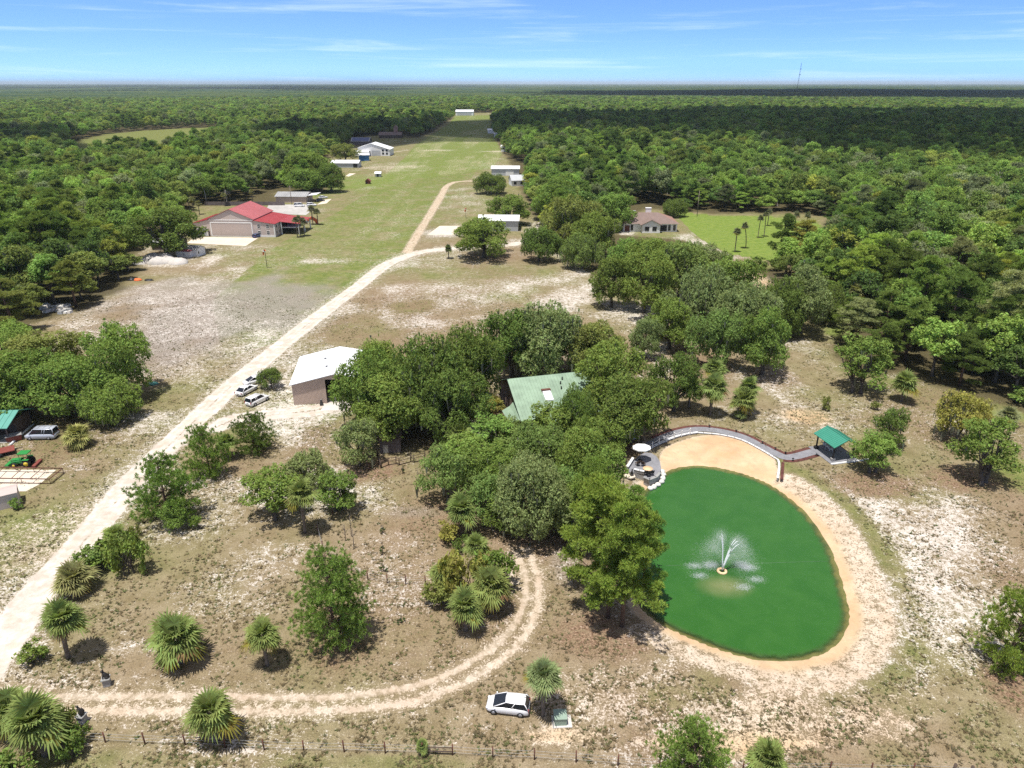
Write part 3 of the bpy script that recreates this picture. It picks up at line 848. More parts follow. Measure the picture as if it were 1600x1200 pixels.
gx = np.arange(10, 45, .5); gy = np.arange(50, 102, .5)
X, Y = np.meshgrid(gx, gy); x, y = X.ravel(), Y.ravel()
dp = pdist(x, y, POND, True); sdp = np.where(pip(x, y, POND), -dp, dp)
nx = len(gx); ii = (np.arange(len(gy)-1)[:, None]*nx+np.arange(nx-1)[None, :]).ravel()
Q = np.stack([ii, ii+1, ii+nx+1, ii+nx], 1); Q = Q[(sdp[Q] < 1.3).any(1)]
me = np_mesh('pond_water', np.stack([x, y, np.full(len(x), WL)], 1), [Q], [M['water']], smooth=True)
a = me.attributes.new('depth', 'FLOAT', 'POINT'); a.data.foreach_set('value', np.maximum(-sdp, 0).astype(np.float32))
fx, fy = G(1128, 893, WL); mx_, my_ = G(1132, 916, WL)
md = np.clip(1.25-np.hypot((x-mx_)/3.0, (y-my_)/1.9), 0, 1)  # tan patch below the fountain, mixed into the water colour
a = me.attributes.new('tan_patch', 'FLOAT', 'POINT'); a.data.foreach_set('value', md.astype(np.float32))
tag(link(bpy.data.objects.new('pond_water', me)), 'still green water of the egg shaped pond', 'pond', kind='structure')

# tufts of dry grass and weeds standing on the near ground
def tuft_field():
    rg = np.random.default_rng(909)
    n = 120000
    y = 40 + 150*rg.random(n)**1.25; x = rg.uniform(-1, 1, n)*(y*.78+12)
    C, sd = paint(x, y)
    cl = fbm(x, y, 2.2, 77, 3)
    keep = (sd > 5.8) & (C['road'] < .3) & (C['floor'] < .75) & (rg.random(n) < np.clip((cl-.38)*4, .05, 1)) & ~pip(x, y, BEACH)
    keep &= (pdist(x, y, ROAD) > 2.6) & (pdist(x, y, RUT1) > 1.0) & (pdist(x, y, RUT2) > 1.0)
    x, y = x[keep], y[keep]; g = C['green'][keep]; rd = C['red'][keep]; n = len(x)
    pal = np.array([(.17,.13,.07),(.24,.19,.11),(.14,.12,.07),(.15,.16,.06),(.11,.135,.05)])
    k = np.where(rg.random(n) < .25+.5*g, rg.integers(3, 5, n), rg.integers(0, 3, n))
    col = pal[k]*rg.uniform(.75, 1.25, (n, 1))
    s = rg.uniform(.5, 1.25, n)*np.where(rg.random(n) < .06, 1.7, 1)
    B = 7
    P = np.stack([x, y, np.zeros(n)], 1)
    P = np.repeat(P, B, 0); S = np.repeat(s, B)
    az = rg.uniform(0, 6.283, n*B); ln = S*rg.uniform(.10, .24, n*B); ht = S*rg.uniform(.06, .17, n*B); wd = S*.045
    d = np.stack([np.cos(az), np.sin(az), 0*az], 1); q = np.stack([-np.sin(az), np.cos(az), 0*az], 1)
    up = np.array([0, 0, 1.0])
    b = P + d*.02
    V = np.stack([b-q*wd[:, None], b+q*wd[:, None], b+d*ln[:, None]+up*ht[:, None]], 1).reshape(-1, 3)
    F = np.arange(len(V), dtype=np.int32).reshape(-1, 3)
    t = NT('dry_grass'); c = t.attr('tuft').outputs['Color']
    df = t.n('ShaderNodeBsdfDiffuse'); t.l(c, df.inputs[0]); tr = t.n('ShaderNodeBsdfTranslucent'); t.l(c, tr.inputs[0])
    mx = t.n('ShaderNodeMixShader'); mx.inputs[0].default_value = .3; t.l(df.outputs[0], mx.inputs[1]); t.l(tr.outputs[0], mx.inputs[2]); t.l(mx.outputs[0], t.out.inputs[0])
    me = np_mesh('grass_tufts', V, [F], [t.m])
    a = me.attributes.new('tuft', 'FLOAT_COLOR', 'POINT')
    cc = np.repeat(np.concatenate([col, np.ones((n, 1))], 1), B*3, 0).astype(np.float32); a.data.foreach_set('color', cc.ravel())
    tag(link(bpy.data.objects.new('grass_tufts', me)), 'dry grass tufts and weeds scattered over the near sandy ground', 'grass', kind='stuff')
tuft_field()
# ---------------------------------------------------------------- buildings
def slabpoly(mb, pts, z0, z1, m): return mb.prism_z(pts, z0, z1, m)

def gable(root, w, d, ze, zr, wall, roof, over=.45, rx=None, ridge='y', thick=.10, rib=0.0, ze2=None, x0=0.0, y0=0.0, walls=True, zb=0.0, names=('wall', 'roof'), rmat2=None):
    """pitched building; ridge 'y' shows its gable end to the front, 'x' shows its long side"""
    A, B = (w, d) if ridge == 'y' else (d, w)
    rx = A/2 if rx is None else rx; ze2 = ze if ze2 is None else ze2
    def fix(mb):
        if ridge == 'x': mb.V = [(y, x, z) for x, y, z in mb.V]
        mb.V = [(x+x0, y+y0, z) for x, y, z in mb.V]
        return mb
    ws = None
    if walls:
        mb = MB(); mb.prism_y([(0, zb), (A, zb), (A, ze2), (rx, zr), (0, ze)], 0, B, wall)
        ws = fix(mb).build(names[0], root)
    s1 = (zr-ze)/max(rx, .01); s2 = (zr-ze2)/max(A-rx, .01); t = thick
    mb = MB()
    if rx > .02:
        mb.prism_y([(-over, ze-over*s1+.03), (rx, zr+.03), (rx, zr+t+.03), (-over, ze-over*s1+t+.03)], -over, B+over, roof)
    if A-rx > .02:
        mb.prism_y([(rx, zr+.03), (A+over, ze2-over*s2+.03), (A+over, ze2-over*s2+t+.03), (rx, zr+t+.03)], -over, B+over, rmat2 or roof)
    if rib:
        n = int((B+2*over)/rib)
        for i in range(n+1):
            y = -over + i*(B+2*over)/n
            for a, za, b, zb_ in ((-over, ze-over*s1, rx, zr), (rx, zr, A+over, ze2-over*s2)):
                if abs(b-a) < .5: continue
                z = t+.032
                v = [(a, y-.035, za+z), (b, y-.035, zb_+z), (b, y+.035, zb_+z), (a, y+.035, za+z),
                     (a, y-.02, za+z+.06), (b, y-.02, zb_+z+.06), (b, y+.02, zb_+z+.06), (a, y+.02, za+z+.06)]
                mb.add(v, [(4, 5, 6, 7), (0, 1, 5, 4), (2, 3, 7, 6)], roof)
    rf = fix(mb).build(names[1], root)
    return ws, rf

def window(root, x, z, w, h, y=-.03, frame='white_paint', axis='y', label=None, bars=True, name='window'):
    mb = MB(); f = .12; q = M[frame]
    def bx(a, b, c, d, y0, y1, m):
        if axis == 'y': mb_.box(a, y0, b, c, y1, d, m)
        else: mb_.box(min(y0, y1), a, b, max(y0, y1), c, d, m)
    mb_ = mb
    bx(x-f, z-f, x+w+f, z, y-.05, y+.03, q); bx(x-f, z+h, x+w+f, z+h+f, y-.05, y+.03, q)
    bx(x-f, z, x, z+h, y-.05, y+.03, q); bx(x+w, z, x+w+f, z+h, y-.05, y+.03, q)
    if bars: bx(x+w/2-.03, z, x+w/2+.03, z+h, y-.045, y+.02, q); bx(x, z+h/2-.03, x+w, z+h/2+.03, y-.043, y+.02, q)
    o = mb.build(name, root)
    mb_ = MB(); bx(x, z, x+w, z+h, y-.015, y+.025, M['glass'])
    mb_.build('pane', o)
    if label: o['label'] = label
    return o

def panel(root, name, x0, x1, z0, z1, m, y0=-.08, y1=.02):
    mb = MB(); mb.box(x0, y0, z0, x1, y1, z1, m); return mb.build(name, root)

def bthing(name, label, px, py, rz=0.0, cat='building', group=None, z=0):
    x, y = G(px, py); return thing(name, label, cat, (x, y, z), R(rz), group)

# red roofed hangar home
b = bthing('red_roofed_hangar', 'large taupe hangar house with a red metal roof and wide bifold door', 305, 369, -3.5)
gable(b, 17.4, 20, 6.6, 10.2, M['taupe'], M['red_roof2'], x0=6.1, rib=1.2, over=.35)
gable(b, 6.1, 19, 4.9, 6.3, M['taupe'], M['red_roof'], rx=6.05, ze2=6.3, over=.3, names=('left_wing', 'side_roof'), rib=1.2)
gable(b, 8.0, 19, 6.1, 6.12, M['taupe'], M['red_roof'], rx=.03, ze2=4.9, x0=23.55, over=.3, names=('right_wing', 'side_roof'), rib=1.2)
dr = panel(b, 'hangar_door', 7.0, 22.6, .15, 5.1, M['taupe2'])
mb = MB(); mb.box(6.6, -.14, 0, 7.0, .02, 5.5, M['white_paint']); mb.box(22.6, -.14, 0, 23.0, .02, 5.5, M['white_paint']); mb.box(6.6, -.141, 5.1, 23.0, .02, 5.5, M['white_paint']); mb.box(7.0, -.135, 0, 22.6, .02, .25, M['white_paint'])
mb.box(6.1, -.12, 6.1, 23.5, .02, 6.4, M['white_paint'])
mb.build('door_frame', dr)
gd = panel(b, 'garage_door', 1.4, 5.0, .1, 2.7, M['grey_metal']); mb = MB(); mb.box(1.15, -.12, 0, 1.4, .02, 2.95, M['white_paint']); mb.box(5.0, -.12, 0, 5.25, .02, 2.95, M['white_paint']); mb.box(1.4, -.12, 2.7, 5.0, .02, 2.95, M['white_paint']); mb.build('door_frame', gd)
panel(b, 'door', 5.55, 6.0, .1, 2.2, M['black'])
for wx in (25.0, 28.4):
    for wz in (1.0, 3.4): window(b, wx, wz, .95, 1.35)
mb = MB(); mb.box(31.2, -.12, 0, 31.6, .05, 4.85, M['white_paint']); mb.box(23.6, -.11, 0, 31.2, .02, .7, M['white_paint']); mb.build('corner_trim', b)
for wy in (1.2, 3.6):
    for wz in (1.0, 3.3): window(b, wy, wz, .9, 1.2, 31.58, axis='x')
mb = MB()
mb.prism_y([(31.2, 4.95), (39.5, 4.1), (39.5, 4.25), (31.2, 5.1)], 5.0, 19, M['red_roof']); mb.build('porch_roof', b)
for yy in (5.4, 11.5, 18.5):
    mb = MB(); mb.box(38.8, yy-.2, 0, 39.2, yy+.2, 4.1, M['white_paint']); mb.build('porch_post', b)
mb = MB(); mb.box(31.9, 5.2, 0, 32.3, 5.6, 4.8, M['white_paint']); mb.build('porch_post', b)
mb = MB(); mb.box(31.6, 5.6, 2.55, 38.8, 18.8, 2.75, M['white_paint']); mb.build('balcony', b)
mb = MB(); mb.box(31.58, 5.6, .05, 31.64, 18.6, 4.6, M['glass']); mb.build('patio_glazing', b)

def concrete(name, pts, m, label, cat='concrete pad', z1=.05):
    mb = MB(); mb.prism_z(GP(pts)[::-1], -.1, z1, m)
    o = mb.build(name); return tag(o, label, cat, kind='structure')
concrete('apron', [(292,380),(384,384.5),(404,371.5),(330,370.5),(304,371)], M['slab'], 'pale concrete apron before the red roofed hangar')
concrete('parking_pad', [(412,334),(478,336),(492,326),(478,319.5),(420,320)], M['concrete2'], 'grey parking lot behind the red roofed hangar')
concrete('apron', [(668,367),(712,367),(718,353),(687,353)], M['slab'], 'pale slab left of the oak by the grey building')
concrete('apron', [(495,320),(508,312),(518,311),(510,318)], M['slab'], 'small pale slab beside the tan shed carport')
concrete('apron', [(-60,734),(88,734.5),(62,757),(41,768),(-60,768)], M['slab'], 'cream concrete slab under the rusty steel frame')
concrete('apron', [(507,632),(545,630),(540,640),(500,643)], M['concrete'], 'concrete sill before the open white roofed hangar')
concrete('apron', [(545,276),(556,271),(546,271),(540,275)], M['slab'], 'little pale slab by the dark round oak')

# tan shed with carport
b = bthing('tan_shed', 'long low tan metal shed with grey roof and pale carport', 431.5, 316.5, -2)
gable(b, 15.0, 11, 2.9, 4.4, M['tan_wall'], M['galv'], ridge='x', rib=1.0)
mb = MB(); mb.prism_y([(15.2, 3.2), (20.0, 3.6), (20.0, 3.75), (15.2, 3.35)], 1, 9, M['white_metal']); mb.build('carport_roof', b)
for yy in (1.4, 8.6):
    mb = MB(); mb.cyl(19.7, yy, 0, 3.55, .08, .08, M['grey_metal'], 6); mb.build('carport_post', b)

# shed group by the sand heaps
b = bthing('white_cabin', 'small white cabin with round gable vent and faded red lean-to roof', 276, 401, -14)
gable(b, 5.9, 4.2, 2.4, 3.3, M['white_paint'], M['galv'], ridge='x', y0=1.6, x0=1.2, over=.25)
mb = MB(); mb.box(0, 0, 0, 5.4, 1.6, 1.9, M['white_paint']); mb.build('lean_to', b)
mb = MB(); mb.add([(-.2,-.2,1.9),(5.6,-.2,1.9),(5.6,1.6,2.35),(-.2,1.6,2.35),(-.2,-.2,1.99),(5.6,-.2,1.99),(5.6,1.6,2.44),(-.2,1.6,2.44)], [(3,2,1,0),(4,5,6,7),(0,1,5,4),(1,2,6,5),(2,3,7,6),(3,0,4,7)], M['red_roof2']); mb.build('lean_to_roof', b)
mb = MB(); mb.tube([(3.0,-.05,1.0),(3.0,.02,1.0)], .42, M['grey_metal'], 12); mb.build('vent', b)
window(b, 1.9, .9, .7, .8, 7.13, axis='x')
b = bthing('grey_shed', 'long grey boarded shed under the big oak by the sand heaps', 238, 391, -3)
gable(b, 10, 6, 2.9, 4.0, M['old_wood'], M['galv'], ridge='x')
panel(b, 'doorway_shade_panel', 6.2, 8.6, .05, 2.4, M['black'])  # flat black panel stands in for the dark inside the shed

# white roofed open hangar, right part open
b = bthing('open_hangar', 'tan sided hangar with bright white roof and one open bay', 459.5, 633, 8)
W, D = 15.2, 14.0
mb = MB(); mb.prism_y([(0,0),(5.9,0),(5.9,5.27),(0,4.0)], 0, .16, M['tan_wall'])
for i in range(26): mb.box(.05+i*.225, -.035, .1, .11+i*.225, 0.0, 4.0+.215*(.08+i*.225), M['tan_wall'])
mb.build('front_wall', b)
mb = MB(); mb.box(0, .16, 0, .16, D, 3.98, M['tan_wall']); mb.box(W-.16, 0, 0, W, D, 3.98, M['tan_wall']); mb.prism_y([(.16,0),(W-.16,0),(W-.16,4),(W/2,5.6),(.16,4)], D-.16, D, M['tan_wall']); mb.build('wall', b)
mb = MB(); mb.prism_y([(5.9,4.7),(W-.2,4.05),(W-.2,4.08),(W/2,5.58),(5.9,5.25)], .02, .14, M['tan_wall']); mb.build('door_header', b)
_, rf = gable(b, W, D, 4.0, 5.65, None, M['white_metal'], walls=False, over=.35, rib=.9)
for vx, vy in ((5.2, 9.2), (5.9, 4.6)):
    mb = MB(); zz = 4.0+vx*.217
    mb.box(vx-.22, vy-.28, zz, vx+.22, vy+.28, zz+.42, M['grey_metal']); mb.box(vx-.12, vy-.3, zz+.1, vx+.12, vy-.28, zz+.4, M['black']); mb.build('roof_vent', rf)
mb = MB(); mb.prism_y([(-.42,3.78),(-.37,3.78),(-.37,4.02),(-.42,4.02)], -.34, D+.34, M['white_metal']); mb.build('gutter', rf)
mb = MB(); mb.box(6.0, .3, .0, 15.0, D-.3, .06, M['concrete']); mb.build('floor_slab', b)
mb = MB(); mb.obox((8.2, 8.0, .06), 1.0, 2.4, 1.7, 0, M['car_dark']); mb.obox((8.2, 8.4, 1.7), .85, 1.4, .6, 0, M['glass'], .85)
for sx in (-1, 1):
    for sy in (-1.5, 1.5): mb.tube([(8.2+sx*1.0, 8.0+sy, .42), (8.2+sx*.8, 8.0+sy, .42)], .4, M['tyre'], 10)
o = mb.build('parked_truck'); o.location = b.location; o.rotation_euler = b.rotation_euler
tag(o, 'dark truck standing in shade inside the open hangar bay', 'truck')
mb = MB(); mb.obox((0,0,0), .3, .25, .55, .2, M['chrome']); mb.obox((0,0,.55), .18, .15, .5, .2, M['chrome']); mb.cyl(0,0,1.05,1.25,.09,.09,M['galv'],8)
o = mb.build('pump'); x, y = G(503.5, 632); o.location = (x, y-.4, 0); tag(o, 'small dark pump cabinet at the corner of the open hangar', 'pump')

# green roofed house among oaks
x0, y0 = G(815, 656, 3.0)
b = thing('green_roofed_house', 'house with pale green metal roof nearly hidden among oaks', 'house', (x0+.4, y0+.7, 0), R(15))
gable(b, 13.5, 16.5, 3.0, 6.6, M['brown_wall'], M['green_roof'], ridge='x', rib=.55, over=.7)
gable(b, 4.8, 5.2, 2.8, 4.7, M['brown_wall'], M['green_roof'], x0=4.6, y0=-3.2, rib=.55, over=.55, names=('porch_wall', 'porch_roof'))
mb = MB(); s = 3.6/8.25
def roofz(y): return 3.0+y*s+.14
mb.add([(4.6,2.6,roofz(2.6)),(6.0,2.6,roofz(2.6)),(6.0,4.6,roofz(4.6)),(4.6,4.6,roofz(4.6)),(4.6,2.6,roofz(2.6)+.28),(6.0,2.6,roofz(2.6)+.28),(6.0,4.6,roofz(4.6)+.22),(4.6,4.6,roofz(4.6)+.22)], [(4,5,6,7),(0,1,5,4),(1,2,6,5),(2,3,7,6),(3,0,4,7)], M['lamp'])
mb.box(4.5, 4.6, roofz(4.6)-.1, 6.1, 5.2, roofz(5.0)+.25, M['rust'])
mb.build('skylight', b)
for k, (vx, vy) in enumerate(((8.3,6.0),(8.9,6.9),(8.1,4.9))):
    mb = MB(); mb.cyl(vx, vy, roofz(vy)-.1, roofz(vy)+.5, .12, .12, M['black'], 8); mb.build('roof_vent', b)
mb = MB(); mb.add([(-.9,0,2.6),(-.9,6,2.6),(-.02,6,3.6),(-.02,0,3.05),(-2.4,.6,2.2),(-2.4,5.4,2.2)], [(4,0,1,5),(0,3,2,1)], M['green_roof']); mb.build('side_roof', b)
panel(b, 'door', 2.0, 3.0, .1, 2.2, M['dark_wood']); window(b, .6, 1.0, 1.0, 1.2)
x, y = G(757, 650)
b = thing('garden_shed', 'small brown shed with green roof left of the green roofed house', 'shed', (x, y, 0), R(28))
gable(b, 2.6, 3.2, 2.6, 3.3, M['brown_wall'], M['green_roof2'], over=.3)
panel(b, 'door', .8, 1.7, .05, 2.0, M['dark_wood'])
# old wooden shed
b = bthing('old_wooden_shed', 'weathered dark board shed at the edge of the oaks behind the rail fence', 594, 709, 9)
gable(b, 3.3, 4.2, 2.5, 3.2, M['old_wood'], M['dark_wood'], ridge='x', over=.3)  # roof coloured as dark wood to stand in for the oaks' shade
mb = MB()
for i in range(9): mb.box(.1, -.05, .15+i*.26, 3.2, -.012, .36+i*.26, M['old_wood'])
mb.build('cladding', b)
panel(b, 'door', .5, 1.3, .1, 1.5, M['galv'], -.1, -.05)

# brown roofed white house
b = bthing('white_house', 'white house with brown hip roof and front gable beyond the oaks', 974, 362, -1)
W, D = 21.0, 15.0
mb = MB(); mb.box(0, 0, 0, W, D, 3.3, M['white_paint']); mb.prism_y([(6.9,0),(13.9,0),(13.9,3.3),(10.4,5.0),(6.9,3.3)], -2.6, 0, M['white_paint']); mb.build('wall', b)
o_ = .7; zr = 6.3
mb = MB(); e = [(-o_,-o_,3.2),(W+o_,-o_,3.2),(W+o_,D+o_,3.2),(-o_,D+o_,3.2),(6.5,D/2,zr),(W-6.5,D/2,zr)]
mb.add(e, [(0,1,5,4)], M['brown_roof']); mb.add(e, [(1,2,5),(2,3,4,5),(3,0,4)], M['sunlit_reddish']); mb.add(e, [(3,2,1,0)], M['white_paint'])
mb.prism_y([(6.3,2.95),(10.4,5.0),(10.4,5.16),(6.2,3.08)], -3.1, 4.2, M['brown_roof']); mb.prism_y([(10.4,5.0),(14.5,2.95),(14.6,3.08),(10.4,5.16)], -3.1, 4.2, M['brown_roof'])
rf = mb.build('roof', b)
mb = MB(); mb.box(9.8, 9.2, 5.2, 12.0, 10.6, 7.6, M['white_paint']); mb.box(9.7, 9.1, 7.6, 12.1, 10.7, 7.8, M['white_paint']); mb.build('chimney', rf)
mb = MB(); mb.box(4.6, 8.4, 4.5, 5.6, 9.3, 6.6, M['rust']); mb.box(4.5, 8.3, 6.6, 5.7, 9.4, 6.8, M['white_paint']); mb.build('chimney', rf)['label'] = 'slim brick chimney with white cap'
for wx in (8.1, 11.0): window(b, wx, 1.0, 1.4, 1.3, -2.63, 'black')
for wx in (2.9, 17.6, 19.6): window(b, wx, .6, .7, 2.0, -.03, 'black', bars=False)
panel(b, 'porch_shade_panel', 14.2, 17.0, .3, 2.6, M['black']); panel(b, 'garage_opening', .4, 2.4, .1, 2.5, M['rust'])  # black panel puts the shade inside the porch into colour
# grey metal building behind the oak
b = bthing('grey_building', 'grey walled metal building with white roof behind a spreading oak', 748, 361, -2)
gable(b, 15.6, 12, 4.1, 5.3, M['grey_metal'], M['white_metal'], ridge='x', rib=1.0)
window(b, 3, 1.2, 1.2, 1.2)

def simple(name, label, px, py, w, d, ze, zr, wall, roof, rz=-1.5, ridge='x', cat='building', wins=(), door=None, group=None, rx=None, ze2=None):
    b = bthing(name, label, px, py, rz, cat, group)
    gable(b, w, d, ze, zr, M[wall], M[roof], ridge=ridge, rx=rx, ze2=ze2)
    for wx, wz in wins: window(b, wx, wz, 1.3, 1.3, frame='black', bars=False)
    if door: panel(b, 'door', door[0], door[1], .05, door[2], M[door[3]])
    return b
simple('white_roofed_shed', 'long grey shed with white roof beside the blue shed', 517.5, 262, 19, 10, 3.1, 4.6, 'grey_metal', 'white_metal', door=(15.5,18.4,2.6,'black'))
simple('blue_shed', 'bright blue metal shed with white gable roof', 561.5, 251.5, 7.4, 7, 4.2, 5.4, 'blue_wall', 'white_metal', ridge='x', rz=14)
b = simple('white_hangar', 'big white gabled hangar with four dark windows by the airstrip', 560, 243.5, 25.5, 18, 6.2, 9.4, 'white_paint', 'white_metal', ridge='y', wins=((19.5,1.2),(22.6,1.2),(19.5,3.6),(22.6,3.6)), rx=11, ze2=5.0)
gable(b, 10.5, 6.0, 3.6, 4.3, M['white_paint'], M['white_metal'], x0=-1, y0=-6.2, ridge='x', names=('annex', 'annex_roof'))
panel(b, 'hangar_door', 11.0, 18.0, .1, 4.2, M['grey_metal'])
b = simple('solar_barn', 'barn with blue grey solar panels covering its roof', 549, 227, 17, 12, 3.6, 6.6, 'old_wood', 'galv')
mb = MB(); mb.add([(.5,.1,3.85),(16.5,.1,3.85),(16.5,5.6,6.6),(.5,5.6,6.6),(.5,.1,3.93),(16.5,.1,3.93),(16.5,5.6,6.68),(.5,5.6,6.68)], [(4,5,6,7),(0,1,5,4),(1,2,6,5),(2,3,7,6),(3,0,4,7)], M['solar']); mb.build('solar_array', b)
b = simple('brown_house', 'dark brown house with a reddish turret at the wood edge', 592, 216, 24, 12, 3.2, 6.0, 'dark_wood', 'brown_roof')
mb = MB(); mb.box(15.5, 4, 3, 19.5, 8, 10.5, M['sunlit_reddish']); mb.prism_y([(15.2,10.5),(19.8,10.5),(17.5,13)], 3.8, 8.2, M['sunlit_reddish']); mb.build('turret', b)
simple('far_hangar', 'long white hangar closing the far end of the airstrip', 712, 180.5, 32, 20, 6.5, 9.5, 'white_metal', 'white_metal', door=(3,29,5,'grey_metal'))
simple('white_roofed_building', 'flat pitched white roofed building right of the airstrip by a round oak', 768, 274.5, 17.5, 12, 4.2, 5.4, 'grey_metal', 'white_metal', door=(9,14,3.2,'white_paint'))
simple('pale_roofed_house', 'house with two pale grey roof slopes at the wood edge', 800, 291, 8.5, 9, 3.2, 5.6, 'white_paint', 'grey_metal', ridge='x', rz=12, wins=((1.2,1),(5,1)))
simple('roadside_hangar', 'shaded white hangar farthest along the right edge of the airstrip', 762, 208.5, 10, 9, 3.6, 5, 'white_paint', 'white_metal')
simple('roadside_hangar', 'shaded white hangar halfway along the right edge of the airstrip', 772, 215, 11, 9, 3.6, 5, 'white_paint', 'white_metal')
simple('roadside_hangar', 'white hangar behind palms where the cross track meets the wood', 783, 237, 10, 8, 3.8, 5, 'white_paint', 'white_metal')
b = simple('pump_house', 'tiny white roofed pump house standing alone on grass', 586.5, 276.5, 3.3, 3, 2.2, 3.0, 'grey_metal', 'white_metal', door=(1.1,2.1,1.8,'black'))
b = simple('red_playhouse', 'little dark red playhouse on the bright lawn', 571, 287.5, 2.6, 2.4, 1.7, 2.8, 'red_paint', 'red_paint', ridge='y', door=(.4,1.2,1.3,'black'))

# porch building at the left edge
b = thing('green_roofed_porch', 'open sided porch building with teal roof at the left edge', 'building', (-93.0, 102.6, 0), R(2))
gable(b, 11.2, 6.6, 2.9, 4.2, None, M['teal_roof'], walls=False, ridge='x', over=.5, rib=.9)
mb = MB(); mb.box(0, 2.6, 0, 11.0, 6.5, 2.85, M['dark_wood']); mb.build('wall', b)
for i in range(6):
    mb = MB(); mb.box(.1+i*2.16, .1, 0, .25+i*2.16, .25, 2.85, M['old_wood']); mb.build('post', b)
mb = MB(); mb.box(0, -.2, 0, 11.2, 2.6, .12, M['concrete2']); mb.build('floor_slab', b)
for k, (ax, hh, mm, lb) in enumerate(((-84.5,.9,'galv','grey metal bin on the porch of the teal roofed building'),(-86.5,1.1,'dark_wood','dark wooden crate on the porch of the teal roofed building'))):
    mb = MB(); mb.obox((0,0,0), .5, .4, hh, .2, M[mm]); mb.obox((0,0,hh), .55, .45, .08, .2, M[mm]); o = mb.build(('storage_bin','crate')[k]); o.location = (ax, 103.6, .12); tag(o, lb, ('bin','crate')[k])
b = bthing('tool_box_shed', 'small grey box shed cut by the left edge', -14, 801, 32, 'shed')
gable(b, 3.4, 2.6, 2.0, 2.3, M['taupe'], M['taupe2'], ridge='x', over=.08)
mb = MB(); a = [G(52, 664), G(16, 696)]
mb.tube([(a[0][0],a[0][1],.12),(a[1][0],a[1][1],.12)], .22, M['cap'], 4); tag(mb.build('kerb'), 'white concrete kerb beside the porch building', 'kerb', kind='structure')

# ---------------------------------------------------------------- patio, path, pavilion
def zpoly(pts, z): return [G(a, b, z) for a, b in pts]
PP = [(983,729),(990,719),(998,712),(1008,707),(1018,708),(1026,713),(1031,721),(1033,731),(1031,740),(1025,746),(1015,750),(1006,746),(1007,741),(992,738),(982,737)]
P3 = zpoly(PP, .55)
b = thing('pond_patio', 'round grey paved patio on a stone retaining wall at the pond', 'patio', (*G(1010, 730), 0))
ox, oy = b.location.x, b.location.y
loc = [(x-ox, y-oy) for x, y in P3]
mb = MB(); mb.prism_z(loc[::-1] if False else loc, -1.6, .47, M['wallstone']); mb.build('retaining_wall', b)
mb = MB(); mb.prism_z(loc, .475, .555, M['paver']); mb.build('paving', b)
def wall_line(root, pts, h, w, z0, mw, mc, name, rel=(0, 0)):
    mb = MB()
    for (x1, y1), (x2, y2) in zip(pts[:-1], pts[1:]):
        x1 -= rel[0]; x2 -= rel[0]; y1 -= rel[1]; y2 -= rel[1]
        L = math.hypot(x2-x1, y2-y1); an = math.atan2(y2-y1, x2-x1)
        mb.obox(((x1+x2)/2, (y1+y2)/2, z0), L/2+.02, w, h, an, mw)
        mb.obox(((x1+x2)/2, (y1+y2)/2, z0+h), L/2+.04, w+.06, .07, an, mc)
    return mb.build(name, root)
wall_line(b, zpoly([(980,733),(984,727),(989,719)], .55), .42, .14, .556, M['wallstone'], M['cap'], 'seat_wall', (ox, oy))
wall_line(b, zpoly([(991,737),(999,739),(1006.5,740.5)], .55), .42, .14, .556, M['wallstone'], M['cap'], 'seat_wall', (ox, oy))
wall_line(b, zpoly([(1006,746),(1015,750),(1025,746),(1031,739.5)], .55), .06, .16, .556, M['paver'], M['galv'], 'coping', (ox, oy))
mb = MB(); mb.prism_z(zpoly([(975,744),(979,737),(990,739),(993,745),(986,747)], .2), 0, .2, M['slab']); tag(mb.build('landing'), 'pale landing left of the pond patio', 'landing', kind='structure')
# umbrella
x, y = G(1001, 719, .56)
u = thing('patio_umbrella', 'white canvas umbrella over the patio chairs', 'umbrella', (x, y, .56))
mb = MB(); mb.cyl(0, 0, 0, 2.5, .035, .035, M['galv'], 8); mb.build('pole', u)
mb = MB(); mb.cyl(0, 0, 0, .08, .35, .33, M['black'], 12); mb.build('base', u)
mb = MB(); n = 8; v = [(0, 0, 2.75)] + [(1.45*math.cos(i*2*math.pi/n+.3), 1.25*math.sin(i*2*math.pi/n+.3), 2.25) for i in range(n)] + [(1.45*math.cos(i*2*math.pi/n+.3), 1.25*math.sin(i*2*math.pi/n+.3), 2.08) for i in range(n)]
mb.add(v, [(0, 1+i, 1+(i+1) % n) for i in range(n)]+[(1+i, 1+n+i, 1+n+(i+1) % n, 1+(i+1) % n) for i in range(n)], M['canvas']); mb.build('canopy', u)
def chair(px, py, rz, label, seatm='old_wood', z=.56, s=1.0, group=None, name='patio_chair', recline=.12):
    x, y = G(px, py, z); c = thing(name, label, 'chair', (x, y, z), R(rz), group)
    mb = MB(); mb.box(-.28*s, -.28*s, .40*s, .28*s, .28*s, .46*s, M[seatm]); mb.build('seat', c)
    mb = MB(); mb.add([(-.28*s,.24*s,.46*s),(.28*s,.24*s,.46*s),(.28*s,(.30+recline)*s,.98*s),(-.28*s,(.30+recline)*s,.98*s),(-.28*s,.30*s,.46*s),(.28*s,.30*s,.46*s),(.28*s,(.36+recline)*s,.98*s),(-.28*s,(.36+recline)*s,.98*s)], [(0,1,2,3),(7,6,5,4),(0,4,5,1),(1,5,6,2),(2,6,7,3),(3,7,4,0)], M[seatm]); mb.build('backrest', c)
    for a in (-1, 1):
        for e in (-1, 1):
            mb = MB(); mb.box(a*.24*s-.025, e*.24*s-.025, 0, a*.24*s+.025, e*.24*s+.025, .40*s, M[seatm]); mb.build('leg', c)
    return c
chair(996, 727, 200, 'dark patio chair in the umbrella shade nearest the seat wall', 'dark_wood')
chair(1005, 728, 150, 'dark patio chair in the umbrella shade farther from the seat wall', 'dark_wood')
